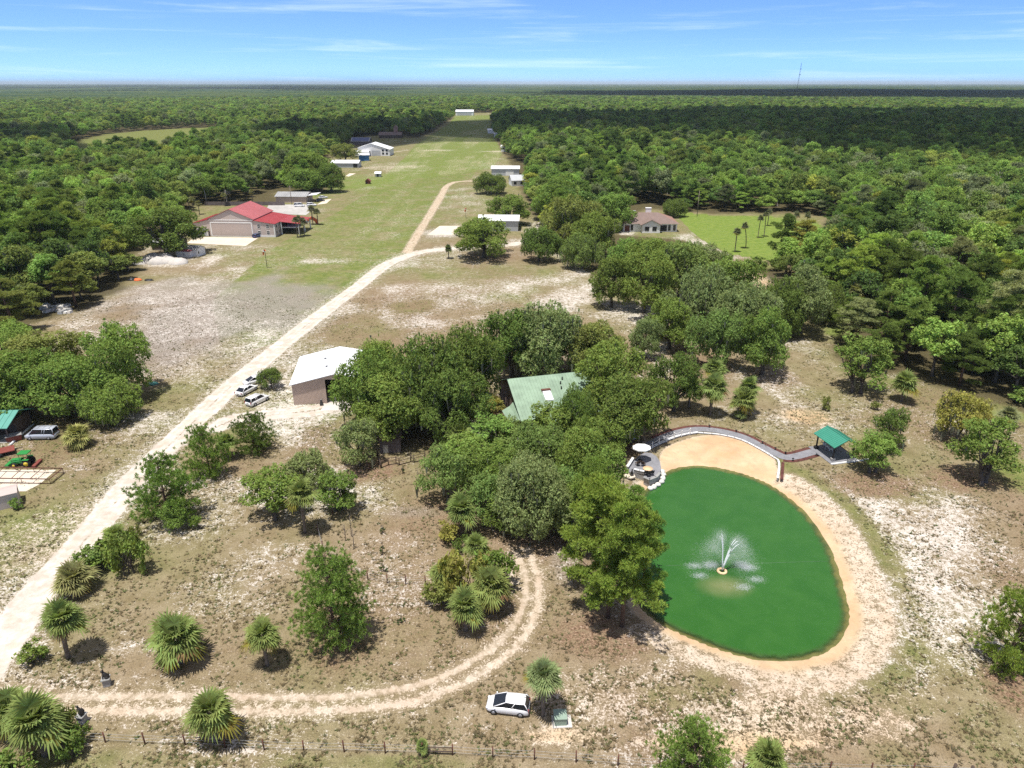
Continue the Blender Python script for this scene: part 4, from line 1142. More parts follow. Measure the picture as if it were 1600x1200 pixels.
x, y = G(1012, 736, .56); t = thing('patio_table', 'low tan table at the front of the patio', 'table', (x, y, .56))
mb = MB(); mb.cyl(0, 0, .42, .48, .75, .75, M['foamtan'], 16); mb.build('tabletop', t); mb = MB(); mb.cyl(0, 0, 0, .42, .12, .10, M['black'], 8); mb.build('pedestal', t)
for k, (a, c) in enumerate(((1009, 742), (1013, 744), (1018, 742))):
    chair(a, c, 180+k*8-8, ('black bar chair at the patio edge left of the row', 'black bar chair in the middle of the patio edge row', 'black bar chair at the right of the patio edge row')[k], 'black', group='chairs along the patio edge')
x, y = G(987, 743, .2)
s_ = thing('patio_statuette', 'dark figure on a small plinth left of the patio', 'statue', (x, y, .2))
mb = MB(); mb.obox((0,0,0), .22, .22, .35, .3, M['chrome']); mb.build('plinth', s_); mb = MB(); mb.tube([(0,0,.35),(0,0,.7),(.02,0,.95)], [.17,.14,.06], M['statue'], 8); mb.blob((.02,-.02,1.03), .10, M['statue']); mb.build('figure', s_)
for k, (a, c, r) in enumerate([(1034.5,737,.38),(1036.5,742,.42),(1036,748,.45),(1033,753,.42),(1028,757.5,.45),(1022,761,.46),(1016.5,763.5,.42)]):
    x, y = G(a, c, -.6); mb = MB(); mb.blob((0,0,0), (r*1.15, r, r*.8), M['limerock'], k, 8, 5, .2); o = mb.build('boulder'); o.location = (x, y, -.55); o.rotation_euler = (0, 0, k)
    tag(o, ['pale boulder at the beach end of the row edging the patio', 'second pale boulder from the beach along the patio edge', 'third pale boulder from the beach along the patio edge', 'middle pale boulder below the patio wall', 'third pale boulder from the pine end of the patio row', 'second pale boulder from the pine end of the patio row', 'pale boulder at the pine end of the row edging the patio'][k], 'boulder', 'boulders edging the patio')

PATH = smooth(GP([(1004,703),(1018,694),(1035,685),(1060,676),(1090,671),(1125,674),(1160,683),(1190,698),(1212,709),(1228,715),(1246,713),(1264,708),(1276,706),(1290,712)]), 5)
def strip(L, o0, o1, z, m, name, label, cat, kind='structure', z0=None):
    L = np.array(L); T = unit(np.gradient(L, axis=0)); N = np.stack([-T[:,1], T[:,0]], 1)
    A, B = L+N*o0, L+N*o1; mb = MB(); n = len(L)
    v = [(*p, z) for p in A]+[(*p, z) for p in B]
    f = [(i, i+1, n+i+1, n+i) for i in range(n-1)]
    if z0 is not None:
        v += [(*p, z0) for p in A]+[(*p, z0) for p in B]
        f += [(2*n+i, 2*n+i+1, i+1, i) for i in range(n-1)]+[(n+i, n+i+1, 3*n+i+1, 3*n+i) for i in range(n-1)]
    mb.add(v, f, m); o = mb.build(name); return tag(o, label, cat, kind=kind)
strip(PATH, -.85, .85, .075, M['paver'], 'path', 'curving grey paver path from the patio to the pavilion', 'path', z0=-.1)
strip(PATH[8:-3], .85, 1.55, .06, M['mulch'], 'mulch_bed', 'red mulch border on the land side of the paver path', 'mulch bed', z0=-.1)
strip(PATH[-22:-3], -.85, -1.5, .062, M['mulch'], 'mulch_bed', 'red mulch border on the pond side near the pavilion', 'mulch bed', z0=-.1)
strip(smooth(GP([(1219,749),(1220,735),(1221,722)]), 4), 0.0, -.45, .058, M['mulch'], 'mulch_bed', 'short red mulch bed beside the end of the beach wall', 'mulch bed', z0=-.1)
BW = smooth(GP([(1009,706),(1022,698),(1040,690),(1062,682),(1090,677)]), 3)
b = thing('beach_wall', 'low grey stone wall with white cap above the beach', 'wall', (0, 0, 0))
wall_line(b, BW, .75, .16, -.55, M['wallstone'], M['cap'], 'stone_course')
b2 = thing('beach_kerb', 'thin white kerb wall along the top and end of the beach', 'wall', (0, 0, 0))
wall_line(b2, smooth(GP([(1090,677),(1125,680),(1158,688),(1188,703),(1208,715),(1216,721),(1217,733),(1215,748)]), 3), .45, .10, -.33, M['wallstone'], M['cap'], 'stone_course')
f = thing('rope_fence', 'row of white posts joined by rope above the beach wall', 'fence', (0, 0, 0))
FP = [(1009,704.5),(1019,699),(1029.5,693),(1041,688.5),(1053,684.5),(1065,681),(1078,677.5)]
tops = []
for a, c in FP:
    x, y = G(a, c, .28); mb = MB(); mb.box(x-.06, y-.06, .1, x+.06, y+.06, 1.25, M['white_paint']); mb.obox((x, y, 1.25), .085, .085, .07, 0, M['white_paint'], .4); mb.build('post', f); tops.append((x, y, 1.12))
mb = MB()
for p, q in zip(tops[:-1], tops[1:]):
    for dz in (0, -.5):
        mb.tube([(p[0]+(q[0]-p[0])*t, p[1]+(q[1]-p[1])*t, p[2]+dz-.14*math.sin(math.pi*t)) for t in (0,.25,.5,.75,1)], .022, M['canvas'], 5)
mb.build('rope', f)
for k, (a, c) in enumerate([(1191,694),(1211,703.5),(1227,710.5),(1238.5,720.5),(1150,676),(1108,668.5)]):
    x, y = G(a, c); l = thing('path_light', ['dark path light before the bend, second from the pavilion side', 'dark path light midway down the slope to the bend', 'dark path light on the inside of the bend in the red mulch', 'dark path light on the pond side by the pavilion bend', 'dark path light at the top of the beach toward the bend', 'dark path light near the last rope fence post'][k], 'path light', (x, y, .05), 0, 'lights along the paver path')
    mb = MB(); mb.cyl(0,0,0,.42,.06,.05,M['black'],8); mb.build('stem', l); mb = MB(); mb.cyl(0,0,.42,.52,.2,.06,M['black'],10); mb.build('cap', l)
# pavilion
rx0 = np.array(G(1292.5, 666, 3.6)); rx1 = np.array(G(1326, 689, 3.6)); ax = rx1-rx0; L = np.linalg.norm(ax); an = math.atan2(ax[1], ax[0]); c = (rx0+rx1)/2
p = thing('pavilion', 'picnic pavilion with green metal roof on black posts', 'pavilion', (c[0], c[1], 0), an)
hw = 2.25
mb = MB()
for s in (-1, 1):
    v = [(-L/2,0,3.6),(L/2,0,3.6),(L/2,s*hw,2.55),(-L/2,s*hw,2.55)]; v += [(a_,b_,z_+.09) for a_,b_,z_ in v]
    mb.add(v, [(0,1,2,3),(7,6,5,4),(0,4,5,1),(1,5,6,2),(2,6,7,3),(3,7,4,0)], M['green_roof2'])
    for i in range(14):
        xx = -L/2+.02+i*(L-.04)/13
        mb.add([(xx-.025,0,3.69),(xx+.025,0,3.69),(xx+.025,s*hw,2.64),(xx-.025,s*hw,2.64),(xx-.015,0,3.74),(xx+.015,0,3.74),(xx+.015,s*hw,2.69),(xx-.015,s*hw,2.69)], [(4,5,6,7),(0,4,7,3),(1,2,6,5)], M['green_roof2'])
rf = mb.build('roof', p)
mb = MB(); mb.box(-L/2-.03, -.09, 3.68, L/2+.03, .09, 3.76, M['green_roof2']); mb.build('ridge_cap', rf)
for s in (-1, 1):
    mb = MB(); mb.box(-L/2+.3, s*1.75-.08, 2.5, L/2-.3, s*1.75+.08, 2.72, M['black']); mb.build('beam', p)
    for e in (-1, 1):
        xx, yy = e*(L/2-.55), s*1.75
        mb = MB(); mb.box(xx-.09, yy-.09, .1, xx+.09, yy+.09, 2.5, M['black']); q = mb.build('post', p)
        mb = MB(); mb.box(xx-.28, yy-.28, .1, xx+.28, yy+.28, .55, M['wallstone'] if e > 0 else M['black']); mb.build('plinth', q)
mb = MB(); mb.box(-L/2-.3, -2.6, 0, L/2+.2, 2.4, .1, M['paver']); mb.build('paved_floor', p)
mb = MB(); mb.box(L/2+.2, -2.6, -.2, L/2+.5, 4.2, .16, M['cap']); mb.build('edge_kerb', p)
for k, (a, c_) in enumerate(((1292,701),(1298,705),(1288,697))):
    chair(a, c_, 60+k*10, ('pale lounge chair in the middle of the pavilion floor', 'pale lounge chair nearest the front post of the pavilion', 'pale lounge chair farthest back in the pavilion')[k], 'cap', .1, 1.0, 'chairs in the pavilion', 'lounge_chair', .35)
x, y = G(1290, 694.5, .1); mb = MB(); mb.cyl(0,0,0,.7,.28,.32,M['black'],12); mb.cyl(0,0,.7,.76,.34,.34,M['black'],12); o = mb.build('fire_drum'); o.location = (x, y, .1); tag(o, 'black drum at the back of the pavilion', 'drum')
# dark swing shelter under the oak
x, y = G(984, 690); b = thing('swing_shelter', 'black framed shelter with pale slatted bench under the oaks by the path', 'shelter', (x, y, 0), R(20))
for a in (-1.5, 1.5):
    for e in (-1, 1):
        mb = MB(); mb.tube([(a, e, 0), (a, e*.8, 2.4)], .06, M['black'], 6); mb.build('post', b)
mb = MB()
for i in range(9): mb.box(-1.7, -1.0+i*.24, 2.4, 1.7, -.9+i*.24, 2.46, M['galv'])
mb.build('slat_roof', b)
mb = MB()
for i in range(5): mb.box(-1.1, -.3+i*.13, .5, 1.1, -.21+i*.13, .54, M['cap'])
for i in range(4): mb.box(-1.1, .36, .62+i*.13, 1.1, .40, .71+i*.13, M['cap'])
mb.build('bench', b)

# fountain
b = thing('fountain', 'floating fountain throwing white jets from a tan ring', 'fountain', (fx, fy, WL))
mb = MB(); n = 18; Rm, rm = .48, .17
v = [((Rm+rm*math.cos(t))*math.cos(p_), (Rm+rm*math.cos(t))*math.sin(p_), .05+rm*math.sin(t)) for p_ in [2*math.pi*i/n for i in range(n)] for t in [2*math.pi*j/8 for j in range(8)]]
mb.add(v, [(i*8+j, ((i+1) % n)*8+j, ((i+1) % n)*8+(j+1) % 8, i*8+(j+1) % 8) for i in range(n) for j in range(8)], M['foamtan'], True); mb.build('float_ring', b)
mb = MB(); mb.cyl(0,0,-.1,.25,.12,.08,M['black'],10); mb.build('nozzle', b)
def spraymat():
    t = NT('fountain_spray'); d = t.n('ShaderNodeBsdfDiffuse'); d.inputs[0].default_value = (.9,.93,.95,1)
    tr = t.n('ShaderNodeBsdfTranslucent'); tr.inputs[0].default_value = (.9,.93,.95,1)
    m1 = t.n('ShaderNodeMixShader'); m1.inputs[0].default_value = .5; t.l(d.outputs[0], m1.inputs[1]); t.l(tr.outputs[0], m1.inputs[2])
    tp = t.n('ShaderNodeBsdfTransparent'); m2 = t.n('ShaderNodeMixShader'); m2.inputs[0].default_value = .34
    t.l(tp.outputs[0], m2.inputs[1]); t.l(m1.outputs[0], m2.inputs[2]); t.l(m2.outputs[0], t.out.inputs[0]); return t.m
M['spray'] = spraymat()
rg = np.random.default_rng(77)
jets = [(-.62, .5, 4.5), (-.45, .7, 4.7), (1.75, .45, 3.9), (2.05, .35, 3.5), (1.55, .8, 3.9), (-1.7, -.5, 3.6), (1.1, -1.9, 3.0), (2.3, -1.0, 3.1), (-1.9, .6, 3.4)]
DC, DS = [], []
for k, (vx, vy, h) in enumerate(jets):
    T = 2*math.sqrt(2*h/9.8); v0 = math.sqrt(2*9.8*h)
    def pos(t): return np.array([vx*t*1.0, vy*t*1.0, .25+v0*t-4.9*t*t])
    if k < 5:
        mb = MB(); ts = np.linspace(0, T*.5, 9); mb.tube([pos(t) for t in ts], list(np.linspace(.075, .02, 9)), M['water_white'], 6); mb.build('jet', b)
    nd = 6000 if k < 5 else 5000
    t = T*rg.beta(2.2, 1.4, nd)
    c = np.stack([vx*t, vy*t, .25+v0*t-4.9*t*t], 1) + rg.normal(size=(nd, 3))*(.07+.70*(t/T)**1.0)[:, None]
    DC.append(c); DS.append(rg.uniform(.010, .030, nd))
    e = pos(T); n2 = 1500
    c = np.stack([rg.normal(e[0], .55, n2), rg.normal(e[1], .34, n2), np.abs(rg.normal(.05, .12, n2))], 1); DC.append(c); DS.append(rg.uniform(.015, .055, n2))
DC = np.concatenate(DC); DS = np.concatenate(DS); DC[:, 2] = np.maximum(DC[:, 2], .03)
V, F = leaf_quads(DC, unit(rg.normal(size=DC.shape)), DS, rg, .8)
o = link(bpy.data.objects.new('spray', np_mesh('spray', V, [F], [M['spray']])), b); o['kind'] = 'stuff'
mb = MB(); p0 = G(1040, 884, WL); p1 = G(1292, 877, WL); mb.tube([(p0[0], p0[1], WL+.02), ((p0[0]+p1[0])/2, (p0[1]+p1[1])/2, WL+.005), (p1[0], p1[1], WL+.02)], .009, M['util_green'], 4)
tag(mb.build('power_cable'), 'thin cable lying across the pond behind the fountain', 'cable')

# ---------------------------------------------------------------- fences
def wire_fence(name, label, posts, h, m='rust', wires=3, wire_h=(.35,.7,1.05), skip=(), wood=()):
    f = thing(name, label, 'fence', (*G(*posts[0]), 0)); ox, oy = f.location.x, f.location.y
    P = [G(a, c) for a, c in posts]
    for k, (x, y) in enumerate(P):
        mb = MB(); r = .065 if k not in wood else .13
        mb.tube([(x-ox, y-oy, -.1), (x-ox+RNG.uniform(-.04,.04), y-oy, h*RNG.uniform(.93,1.05))], r, M['dark_wood' if k in wood else m], 6); mb.build('post', f)
    for wz in wire_h:
        mb = MB()
        for k, (p, q) in enumerate(zip(P[:-1], P[1:])):
            if k in skip: continue
            mb.tube([(p[0]-ox, p[1]-oy, wz), ((p[0]+q[0])/2-ox, (p[1]+q[1])/2-oy, wz-.03), (q[0]-ox, q[1]-oy, wz)], .012, M['galv'], 3, False)
        mb.build('wire', f)
    return f
wire_fence('wire_fence', 'long wire fence on dark posts along the near edge', [(105,1157),(165,1160),(227,1163),(290,1164),(352,1168),(413,1172),(475,1174),(538,1175),(602,1177),(660,1178),(707,1180),(770,1184),(835,1187),(900,1191),(965,1196),(1030,1200),(1095,1203),(1160,1206),(1225,1207),(1295,1207),(1360,1209),(1425,1210),(1487,1212),(1515,1214),(1580,1218)], 1.35, wood=(22,23))
f2 = thing('rail_gate', 'low dark wooden rails beside the small palm at the wire fence', 'gate', (*G(668,1179), 0))
mb = MB(); a, c = G(668,1179), G(707,1180)
for z in (.45, .9): mb.tube([(0,0,z),(c[0]-a[0],c[1]-a[1],z-.02)], .05, M['dark_wood'], 6)
mb.build('rail', f2)
wire_fence('pen_fence', 'sparse wire fence on thin posts round the sapling pen', [(577,735),(556,748),(540,775),(520,805),(497,832),(505,860),(530,882),(550,893),(575,906),(605,911),(634,913),(665,913)], 1.35, skip=())
f = thing('paddock_fence', 'dark timber rail fence in front of the old wooden shed', 'fence', (*G(595,732), 0)); ox, oy = f.location.x, f.location.y
PF = [(590,712),(595,732),(607,727),(619,725),(624,727),(642,722),(647,723),(664,718)]
P = [G(a, c) for a, c in PF]
for x, y in P:
    mb = MB(); mb.cyl(x-ox, y-oy, 0, 1.35, .075, .07, M['dark_wood'], 6); mb.build('post', f)
for z in (.12, .75, 1.2):
    mb = MB()
    for p, q in zip(P[:-1], P[1:]): mb.tube([(p[0]-ox,p[1]-oy,z),(q[0]-ox,q[1]-oy,z)], .045, M['dark_wood'], 5)
    mb.build('rail', f)
b = bthing('board_fence', 'dark board fence behind the red roofed hangar', 320, 321, 0, 'fence')
for k in range(14):
    mb = MB(); mb.box(k*2.75, -.05, 0, k*2.75+2.7, .05, 1.8, M['old_wood']); mb.build('panel', b)

# ---------------------------------------------------------------- vehicles
def car(px, py, rz, label, kind='hatch', paint='car_white', group=None, name='parked_car', cat='car'):
    x, y = G(px, py); c = thing(name, label, cat, (x, y, 0), R(rz), group); pm = M[paint]
    L, W, H, belt = dict(hatch=(4.05,1.70,1.50,.92), sedan=(4.75,1.82,1.45,.90), suv=(4.65,1.86,1.68,1.02), van=(4.85,1.95,1.92,1.05))[kind]
    # lower body: (x along, top z, half width, low z)
    st = [(-.50,.62,.80,.38),(-.485,.90,.92,.26),(-.40,1.0,1.0,.22),(-.2,1.0,1.0,.20),(.0,1.0,1.0,.20),(.16,1.0,1.0,.20),(.27,.97,.995,.20),(.38,.88,.96,.22),(.455,.77,.86,.26),(.49,.64,.72,.32),(.502,.5,.58,.36)]
    if kind == 'sedan': st[0] = (-.50,.80,.80,.38); st[1] = (-.485,.93,.90,.28); st[2] = (-.40,.99,.98,.22)
    if kind == 'van': st[0] = (-.50,.85,.92,.34); st[8] = (.47,.80,.88,.26)
    mb = MB(); v, fcs = [], []; n = 10
    for sx, tz, hw_, lz in st:
        X, T, Wd = sx*L, tz*belt, hw_*W/2
        v += [(X, a*Wd, z) for a, z in ((-.90,lz),(-1,lz+.12),(-1.0,.62*T+.1*lz),(-.985,.9*T),(-.90,T),(.90,T),(.985,.9*T),(1.0,.62*T+.1*lz),(1,lz+.12),(.90,lz))]
    for i in range(len(st)-1):
        for j in range(n): fcs.append((i*n+j, i*n+(j+1) % n, (i+1)*n+(j+1) % n, (i+1)*n+j))
    fcs.append(tuple(range(n-1,-1,-1))); fcs.append(tuple(range((len(st)-1)*n, len(st)*n)))
    mb.add(v, fcs, pm, True); mb.build('body', c)
    g0, g1, r0, r1 = dict(hatch=(-.485,.335,-.40,.04), sedan=(-.41,.25,-.24,.07), suv=(-.485,.24,-.43,.08), van=(-.49,.33,-.465,.17))[kind]
    b0, b1 = W/2*.93, W/2*.74
    zb, zt = belt-.03, H-.05
    mb = MB(); mb.add([(g0*L,-b0,zb),(g1*L,-b0*.95,zb),(g1*L,b0*.95,zb),(g0*L,b0,zb),(r0*L,-b1,zt),(r1*L,-b1,zt),(r1*L,b1,zt),(r0*L,b1,zt)], [(4,5,6,7),(0,1,5,4),(1,2,6,5),(2,3,7,6),(3,0,4,7)], M['glass']); mb.build('window', c)
    mb = MB(); rr = [(r0*L,-b1),(r0*L*.6+r1*L*.4,-b1*1.03),(r1*L,-b1*.97),(r1*L+.06,0),(r1*L,b1*.97),(r0*L*.6+r1*L*.4,b1*1.03),(r0*L,b1),(r0*L-.05,0)]
    vv = [(a*1.0, q*1.03, zt-.015) for a, q in rr]+[(a*.985, q*.93, zt+.05) for a, q in rr]
    mb.add(vv, [tuple(range(8,16))]+[(i,(i+1) % 8, 8+(i+1) % 8, 8+i) for i in range(8)], pm, True)
    for s in (-1, 1):
        for (xa, wa, xb) in ((g0*L, b0, r0*L), (g1*L, b0*.95, r1*L)): mb.tube([(xa, s*wa, zb), (xb, s*b1, zt)], .045, pm, 5)
        xm = (g0+g1)/2*L-.05; mb.tube([(xm, s*b0*.985, zb), ((r0+r1)/2*L, s*b1*1.01, zt)], .035, pm, 5)
        if kind in ('van', 'suv'): mb.tube([((g0*.62+g1*.38)*L, s*b0*.985, zb), ((r0*.62+r1*.38)*L, s*b1*1.01, zt)], .05, pm, 5)
    mb.build('roof', c)
    rw = .31 if kind != 'suv' else .36
    for sx in (-.31, .31):
        for s in (-1, 1):
            mb = MB(); mb.tube([(sx*L, s*(W/2-.19), rw), (sx*L, s*(W/2+.025), rw)], rw, M['tyre'], 16); w = mb.build('wheel', c)
            mb = MB(); mb.tube([(sx*L, s*(W/2), rw), (sx*L, s*(W/2+.04), rw)], rw*.58, M['rim'], 12); mb.build('rim', w)
    for s in (-1, 1):
        mb = MB(); mb.blob((L*.462, s*W*.36, belt*.70), (.16,.15,.09), M['lamp'], 1, 8, 6, 0); mb.build('headlight', c)
        mb = MB(); mb.box(-L*.497, s*W*.40-.09, belt*.62, -L*.47, s*W*.40+.09, belt*1.0, M['tail']); mb.build('tail_light', c)
        mb = MB(); mb.blob((g1*L*.86, s*(W/2+.09), belt+.04), (.09,.11,.07), pm, 2, 6, 4, 0); mb.build('mirror', c)
    mb = MB(); mb.box(L*.455, -W*.28, .30, L*.495, W*.28, .44, M['chrome']); mb.build('grille', c)
    mb = MB(); mb.box(-L*.501, -.26, belt*.62, -L*.49, .26, belt*.62+.12, M['chrome']); mb.build('number_plate_recess', c)
    if kind == 'van':
        mb = MB()
        for s in (-1, 1): mb.tube([(r0*L+.3, s*b1*.8, zt+.11), (r1*L-.2, s*b1*.8, zt+.11)], .025, M['galv'], 5)
        for t in (.2, .5, .8): mb.tube([((r0+(r1-r0)*t)*L, -b1*.8, zt+.11), ((r0+(r1-r0)*t)*L, b1*.8, zt+.11)], .02, M['galv'], 5)
        mb.build('roof_rack', c)
    return c
car(794, 1108, 172, 'white hatchback parked in the shade edge of a fan palm', 'hatch')
car(67, 684, 183, 'silver passenger van parked near the porch building', 'van', 'car_grey', name='parked_van', cat='van')
car(386, 613, 68, 'white sedan parked nearest the sand road, rear toward us', 'sedan', group='white cars by the open hangar')
car(403, 629, 62, 'white car with dark glass roof parked nearest the open hangar', 'suv', group='white cars by the open hangar')
car(397, 599, 222, 'white car parked nose to the road beside the round tree', 'hatch', group='white cars by the open hangar')
car(468, 323, 5, 'white van on the grey lot behind the red roofed hangar', 'van', name='parked_van', cat='van')
car(487, 322, 10, 'white car under the carport end of the grey lot', 'suv')
car(505, 310, 40, 'pale car on the slab beyond the carport', 'sedan')
car(500, 314.5, 30, 'dark car beside the pale car at the carport', 'sedan', 'car_dark')
car(402, 370.8, 70, 'blue car at the corner of the hangar apron', 'hatch', 'car_blue')
car(540, 260, 0, 'white van before the long white roofed shed', 'van', name='parked_van', cat='van')
car(168, 648, 20, 'dark car hidden in shade under the left oaks', 'sedan', 'car_dark')
# tractor
x, y = G(40, 727); t = thing('tractor', 'green tractor with canopy and yellow wheels facing left', 'tractor', (x, y, 0), R(186))
mb = MB(); mb.box(.2, -.32, .55, 1.75, .32, 1.15, M['tractor_green']); mb.add([(.2,-.32,1.15),(1.7,-.28,1.10),(1.7,.28,1.10),(.2,.32,1.15),(.25,-.2,1.32),(1.6,-.18,1.22),(1.6,.18,1.22),(.25,.2,1.32)], [(4,5,6,7),(0,1,5,4),(1,2,6,5),(2,3,7,6),(3,0,4,7)], M['tractor_green']); mb.build('hood', t)
mb = MB(); mb.box(-.9, -.35, .5, .2, .35, .85, M['black']); mb.build('chassis', t)
mb = MB(); mb.box(-.75, -.25, .95, -.25, .25, 1.05, M['black']); mb.box(-.8, -.25, 1.05, -.7, .25, 1.45, M['black']); mb.build('seat', t)
mb = MB(); mb.box(-1.05, -.65, 2.15, .45, .65, 2.27, M['tractor_green']); q = mb.build('canopy', t)
mb = MB()
for a in (-.9, .3):
    for s in (-.5, .5): mb.tube([(a, s, .8), (a, s, 2.15)], .03, M['black'], 5)
mb.build('canopy_frame', q)
for s in (-1, 1):
    for xx, rr, ww in ((-.6,.62,.34),(1.25,.38,.24)):
        mb = MB(); mb.tube([(xx, s*.52, rr), (xx, s*(.52+ww), rr)], rr, M['tyre'], 18); w = mb.build('wheel', t)
        mb = MB(); mb.tube([(xx, s*(.53+ww), rr), (xx, s*(.56+ww), rr)], rr*.55, M['yellow'], 14); mb.build('rim', w)
    mb = MB(); mb.tube([(-.1, s*.5, 1.1), (1.3, s*.5, .95), (2.1, s*.5, .35)], .07, M['tractor_green'], 5); mb.build('loader_arm', t)
    mb = MB(); mb.box(-1.05, s*.7-.2, 1.25, -.15, s*.7+.2, 1.3, M['tractor_green']); mb.build('fender', t)
mb = MB(); mb.box(2.0, -.8, .1, 2.5, .8, .55, M['tractor_green']); mb.build('bucket', t)
mb = MB(); mb.box(-2.0, -1.1, .15, -1.5, 1.1, .4, M['red_paint']); mb.tube([(-.9,0,.6),(-1.6,0,.35)], .06, M['black'], 5); mb.build('rear_blade', t)
# steel frame
f = thing('steel_frame', 'long rusty steel frame on legs over the cream slab', 'frame', (*G(80, 757), 0)); ox, oy = f.location.x, f.location.y
zt = .85; A = [G(6, 730, zt), G(97.5, 731.7, zt), G(77, 748.5, zt), G(-12, 747.3, zt)]; A = [(x-ox, y-oy) for x, y in A]
ext = [(A[0][0]-6, A[0][1]+.2), A[1], A[2], (A[3][0]-6, A[3][1]+.2)]
mb = MB()
for p, q in ((ext[0], ext[1]), (ext[1], ext[2]), (ext[2], ext[3])): mb.tube([(*p, zt), (*q, zt)], .09, M['rust'], 4)
mb.build('rail', f)
for t_ in (0, .33, .66):
    p = (A[0][0]+(A[1][0]-A[0][0])*t_, A[0][1]+(A[1][1]-A[0][1])*t_); q = (A[3][0]+(A[2][0]-A[3][0])*t_, A[3][1]+(A[2][1]-A[3][1])*t_)
    mb = MB(); mb.tube([(*p, zt), (*q, zt)], .06, M['rust'], 4); mb.build('crossbar', f)
for p in (A[1], A[2], ((A[2][0]+A[3][0])/2, (A[2][1]+A[3][1])/2), ((A[0][0]+A[1][0])/2, (A[0][1]+A[1][1])/2)):
    mb = MB(); mb.tube([(*p, 0), (*p, zt)], .05, M['rust'], 4); mb.build('leg', f)
mb = MB(); mb.tube([(*A[1], .12), (*A[2], .12)], .04, M['rust'], 4); mb.tube([(*A[2], .12), (A[3][0]-3, A[3][1], .12)], .04, M['rust'], 4); mb.build('lower_rail', f)
# trailers at the porch
x, y = G(-4, 712); t = thing('flat_trailer', 'rusty red flatbed trailer at the left edge', 'trailer', (x, y, 0), R(35))
mb = MB(); mb.box(-2.4, -1.1, .62, 2.4, 1.1, .74, M['red_paint']); mb.build('deck', t)
mb = MB(); mb.box(-2.4, -.9, .45, 2.4, -.75, .62, M['black']); mb.box(-2.4, .75, .45, 2.4, .9, .62, M['black']); mb.tube([(2.4,0,.5),(3.5,0,.5)], .06, M['black'], 5); mb.build('chassis', t)
for s in (-1, 1):
    for e in (-.45, .45): mb = MB(); mb.tube([(e, s*1.12, .34), (e, s*1.32, .34)], .34, M['tyre'], 14); mb.build('wheel', t)
x, y = G(23, 688); t = thing('red_bin', 'rusty red steel bin by the white kerb', 'bin', (x, y, 0), R(35))
mb = MB(); mb.obox((0,0,.1), 1.0, .6, .9, 0, M['red_paint'], 1.12); mb.build('tub', t); mb = MB(); mb.box(-1.15, -.72, 1.0, 1.15, .72, 1.06, M['galv']); mb.build('lid', t)

# ---------------------------------------------------------------- small things
def gate_statue(px, py, label, bird):
    x, y = G(px, py); s = thing('gate_statue', label, 'statue', (x, y, 0), R(20 if not bird else -10))
    mb = MB(); mb.obox((0,0,-.05), .36, .36, .95, 0, M['wallstone'], .92); mb.build('pedestal', s); s.scale = (.9, .9, .9)
    mb = MB(); mb.obox((0,0,.90), .43, .43, .10, 0, M['galv']); mb.build('capstone', s)
    mb = MB(); m = M['statue']
    if bird:
        mb.tube([(.18,0,1.03),(.05,0,1.35),(-.05,0,1.7),(-.12,0,1.95)], [.20,.24,.17,.10], m, 10); mb.blob((-.16,0,2.05), (.15,.12,.12), m, 3); mb.tube([(-.25,0,2.05),(-.42,0,1.98)], [.07,.015], m, 6)
        for e in (-1, 1): mb.tube([(.05,e*.2,1.75),(.18,e*.25,1.35),(.28,e*.15,1.1)], [.05,.12,.03], m, 6)
    else:
        mb.tube([(.2,0,1.03),(.12,0,1.3),(-.05,0,1.6),(-.12,0,1.8)], [.24,.25,.19,.13], m, 10); mb.blob((-.16,0,1.92), (.18,.15,.15), m, 3)
        for e in (-1, 1):
            mb.tube([(-.1,e*.09,2.0),(-.12,e*.14,2.2)], [.06,.015], m, 5); mb.tube([(-.15,e*.12,1.55),(-.25,e*.12,1.03)], [.08,.06], m, 6); mb.blob((.15,e*.2,1.15), (.2,.11,.14), m, 4)
    mb.build('figure', s)
gate_statue(168, 1070, 'dark seated animal statue on a pale capped pedestal above the driveway', False)
gate_statue(130, 1128, 'dark bird statue on a grey pedestal by the palm clump', True)
x, y = G(875, 1128); b = thing('transformer_box', 'pale green utility box on a concrete pad behind the fan palm', 'utility box', (x, y, 0), R(3))
mb = MB(); mb.box(-.55, -.5, .08, .55, .5, .85, M['util_green']); mb.build('cabinet', b)
mb = MB(); mb.add([(-.6,-.55,.85),(.6,-.55,.85),(.6,.55,.95),(-.6,.55,.95),(-.6,-.55,.91),(.6,-.55,.91),(.6,.55,1.01),(-.6,.55,1.01)], [(3,2,1,0),(4,5,6,7),(0,1,5,4),(1,2,6,5),(2,3,7,6),(3,0,4,7)], M['util_green']); mb.build('lid', b)
mb = MB(); mb.box(-.75, -.7, -.05, 1.05, .7, .08, M['concrete']); mb.build('pad', b)
def wsock(px, py, top, label, lean):
    x, y = G(px, py); h = ztop(y, top); s = thing('windsock', label, 'windsock', (x, y, 0))
    mb = MB(); mb.tube([(0,0,0),(0,0,h)], [.09,.06], M['black'], 6); mb.build('pole', s)
    mb = MB(); mb.tube([(0,0,h-.1),(-.25*lean,0,h-.8),(-.35*lean,0,h-1.7)], [.38,.30,.18], M['orange'], 9, False); mb.tube([(-.1*lean,0,h-.38),(-.2*lean,0,h-.65)], [.375,.345], M['canvas'], 9, False); mb.build('sock', s)
wsock(417.5, 419, 390, 'orange and white windsock on a dark pole near the red roofed hangar', 2)
wsock(728, 341, 325, 'faded orange windsock at the far side of the worn track', 1)
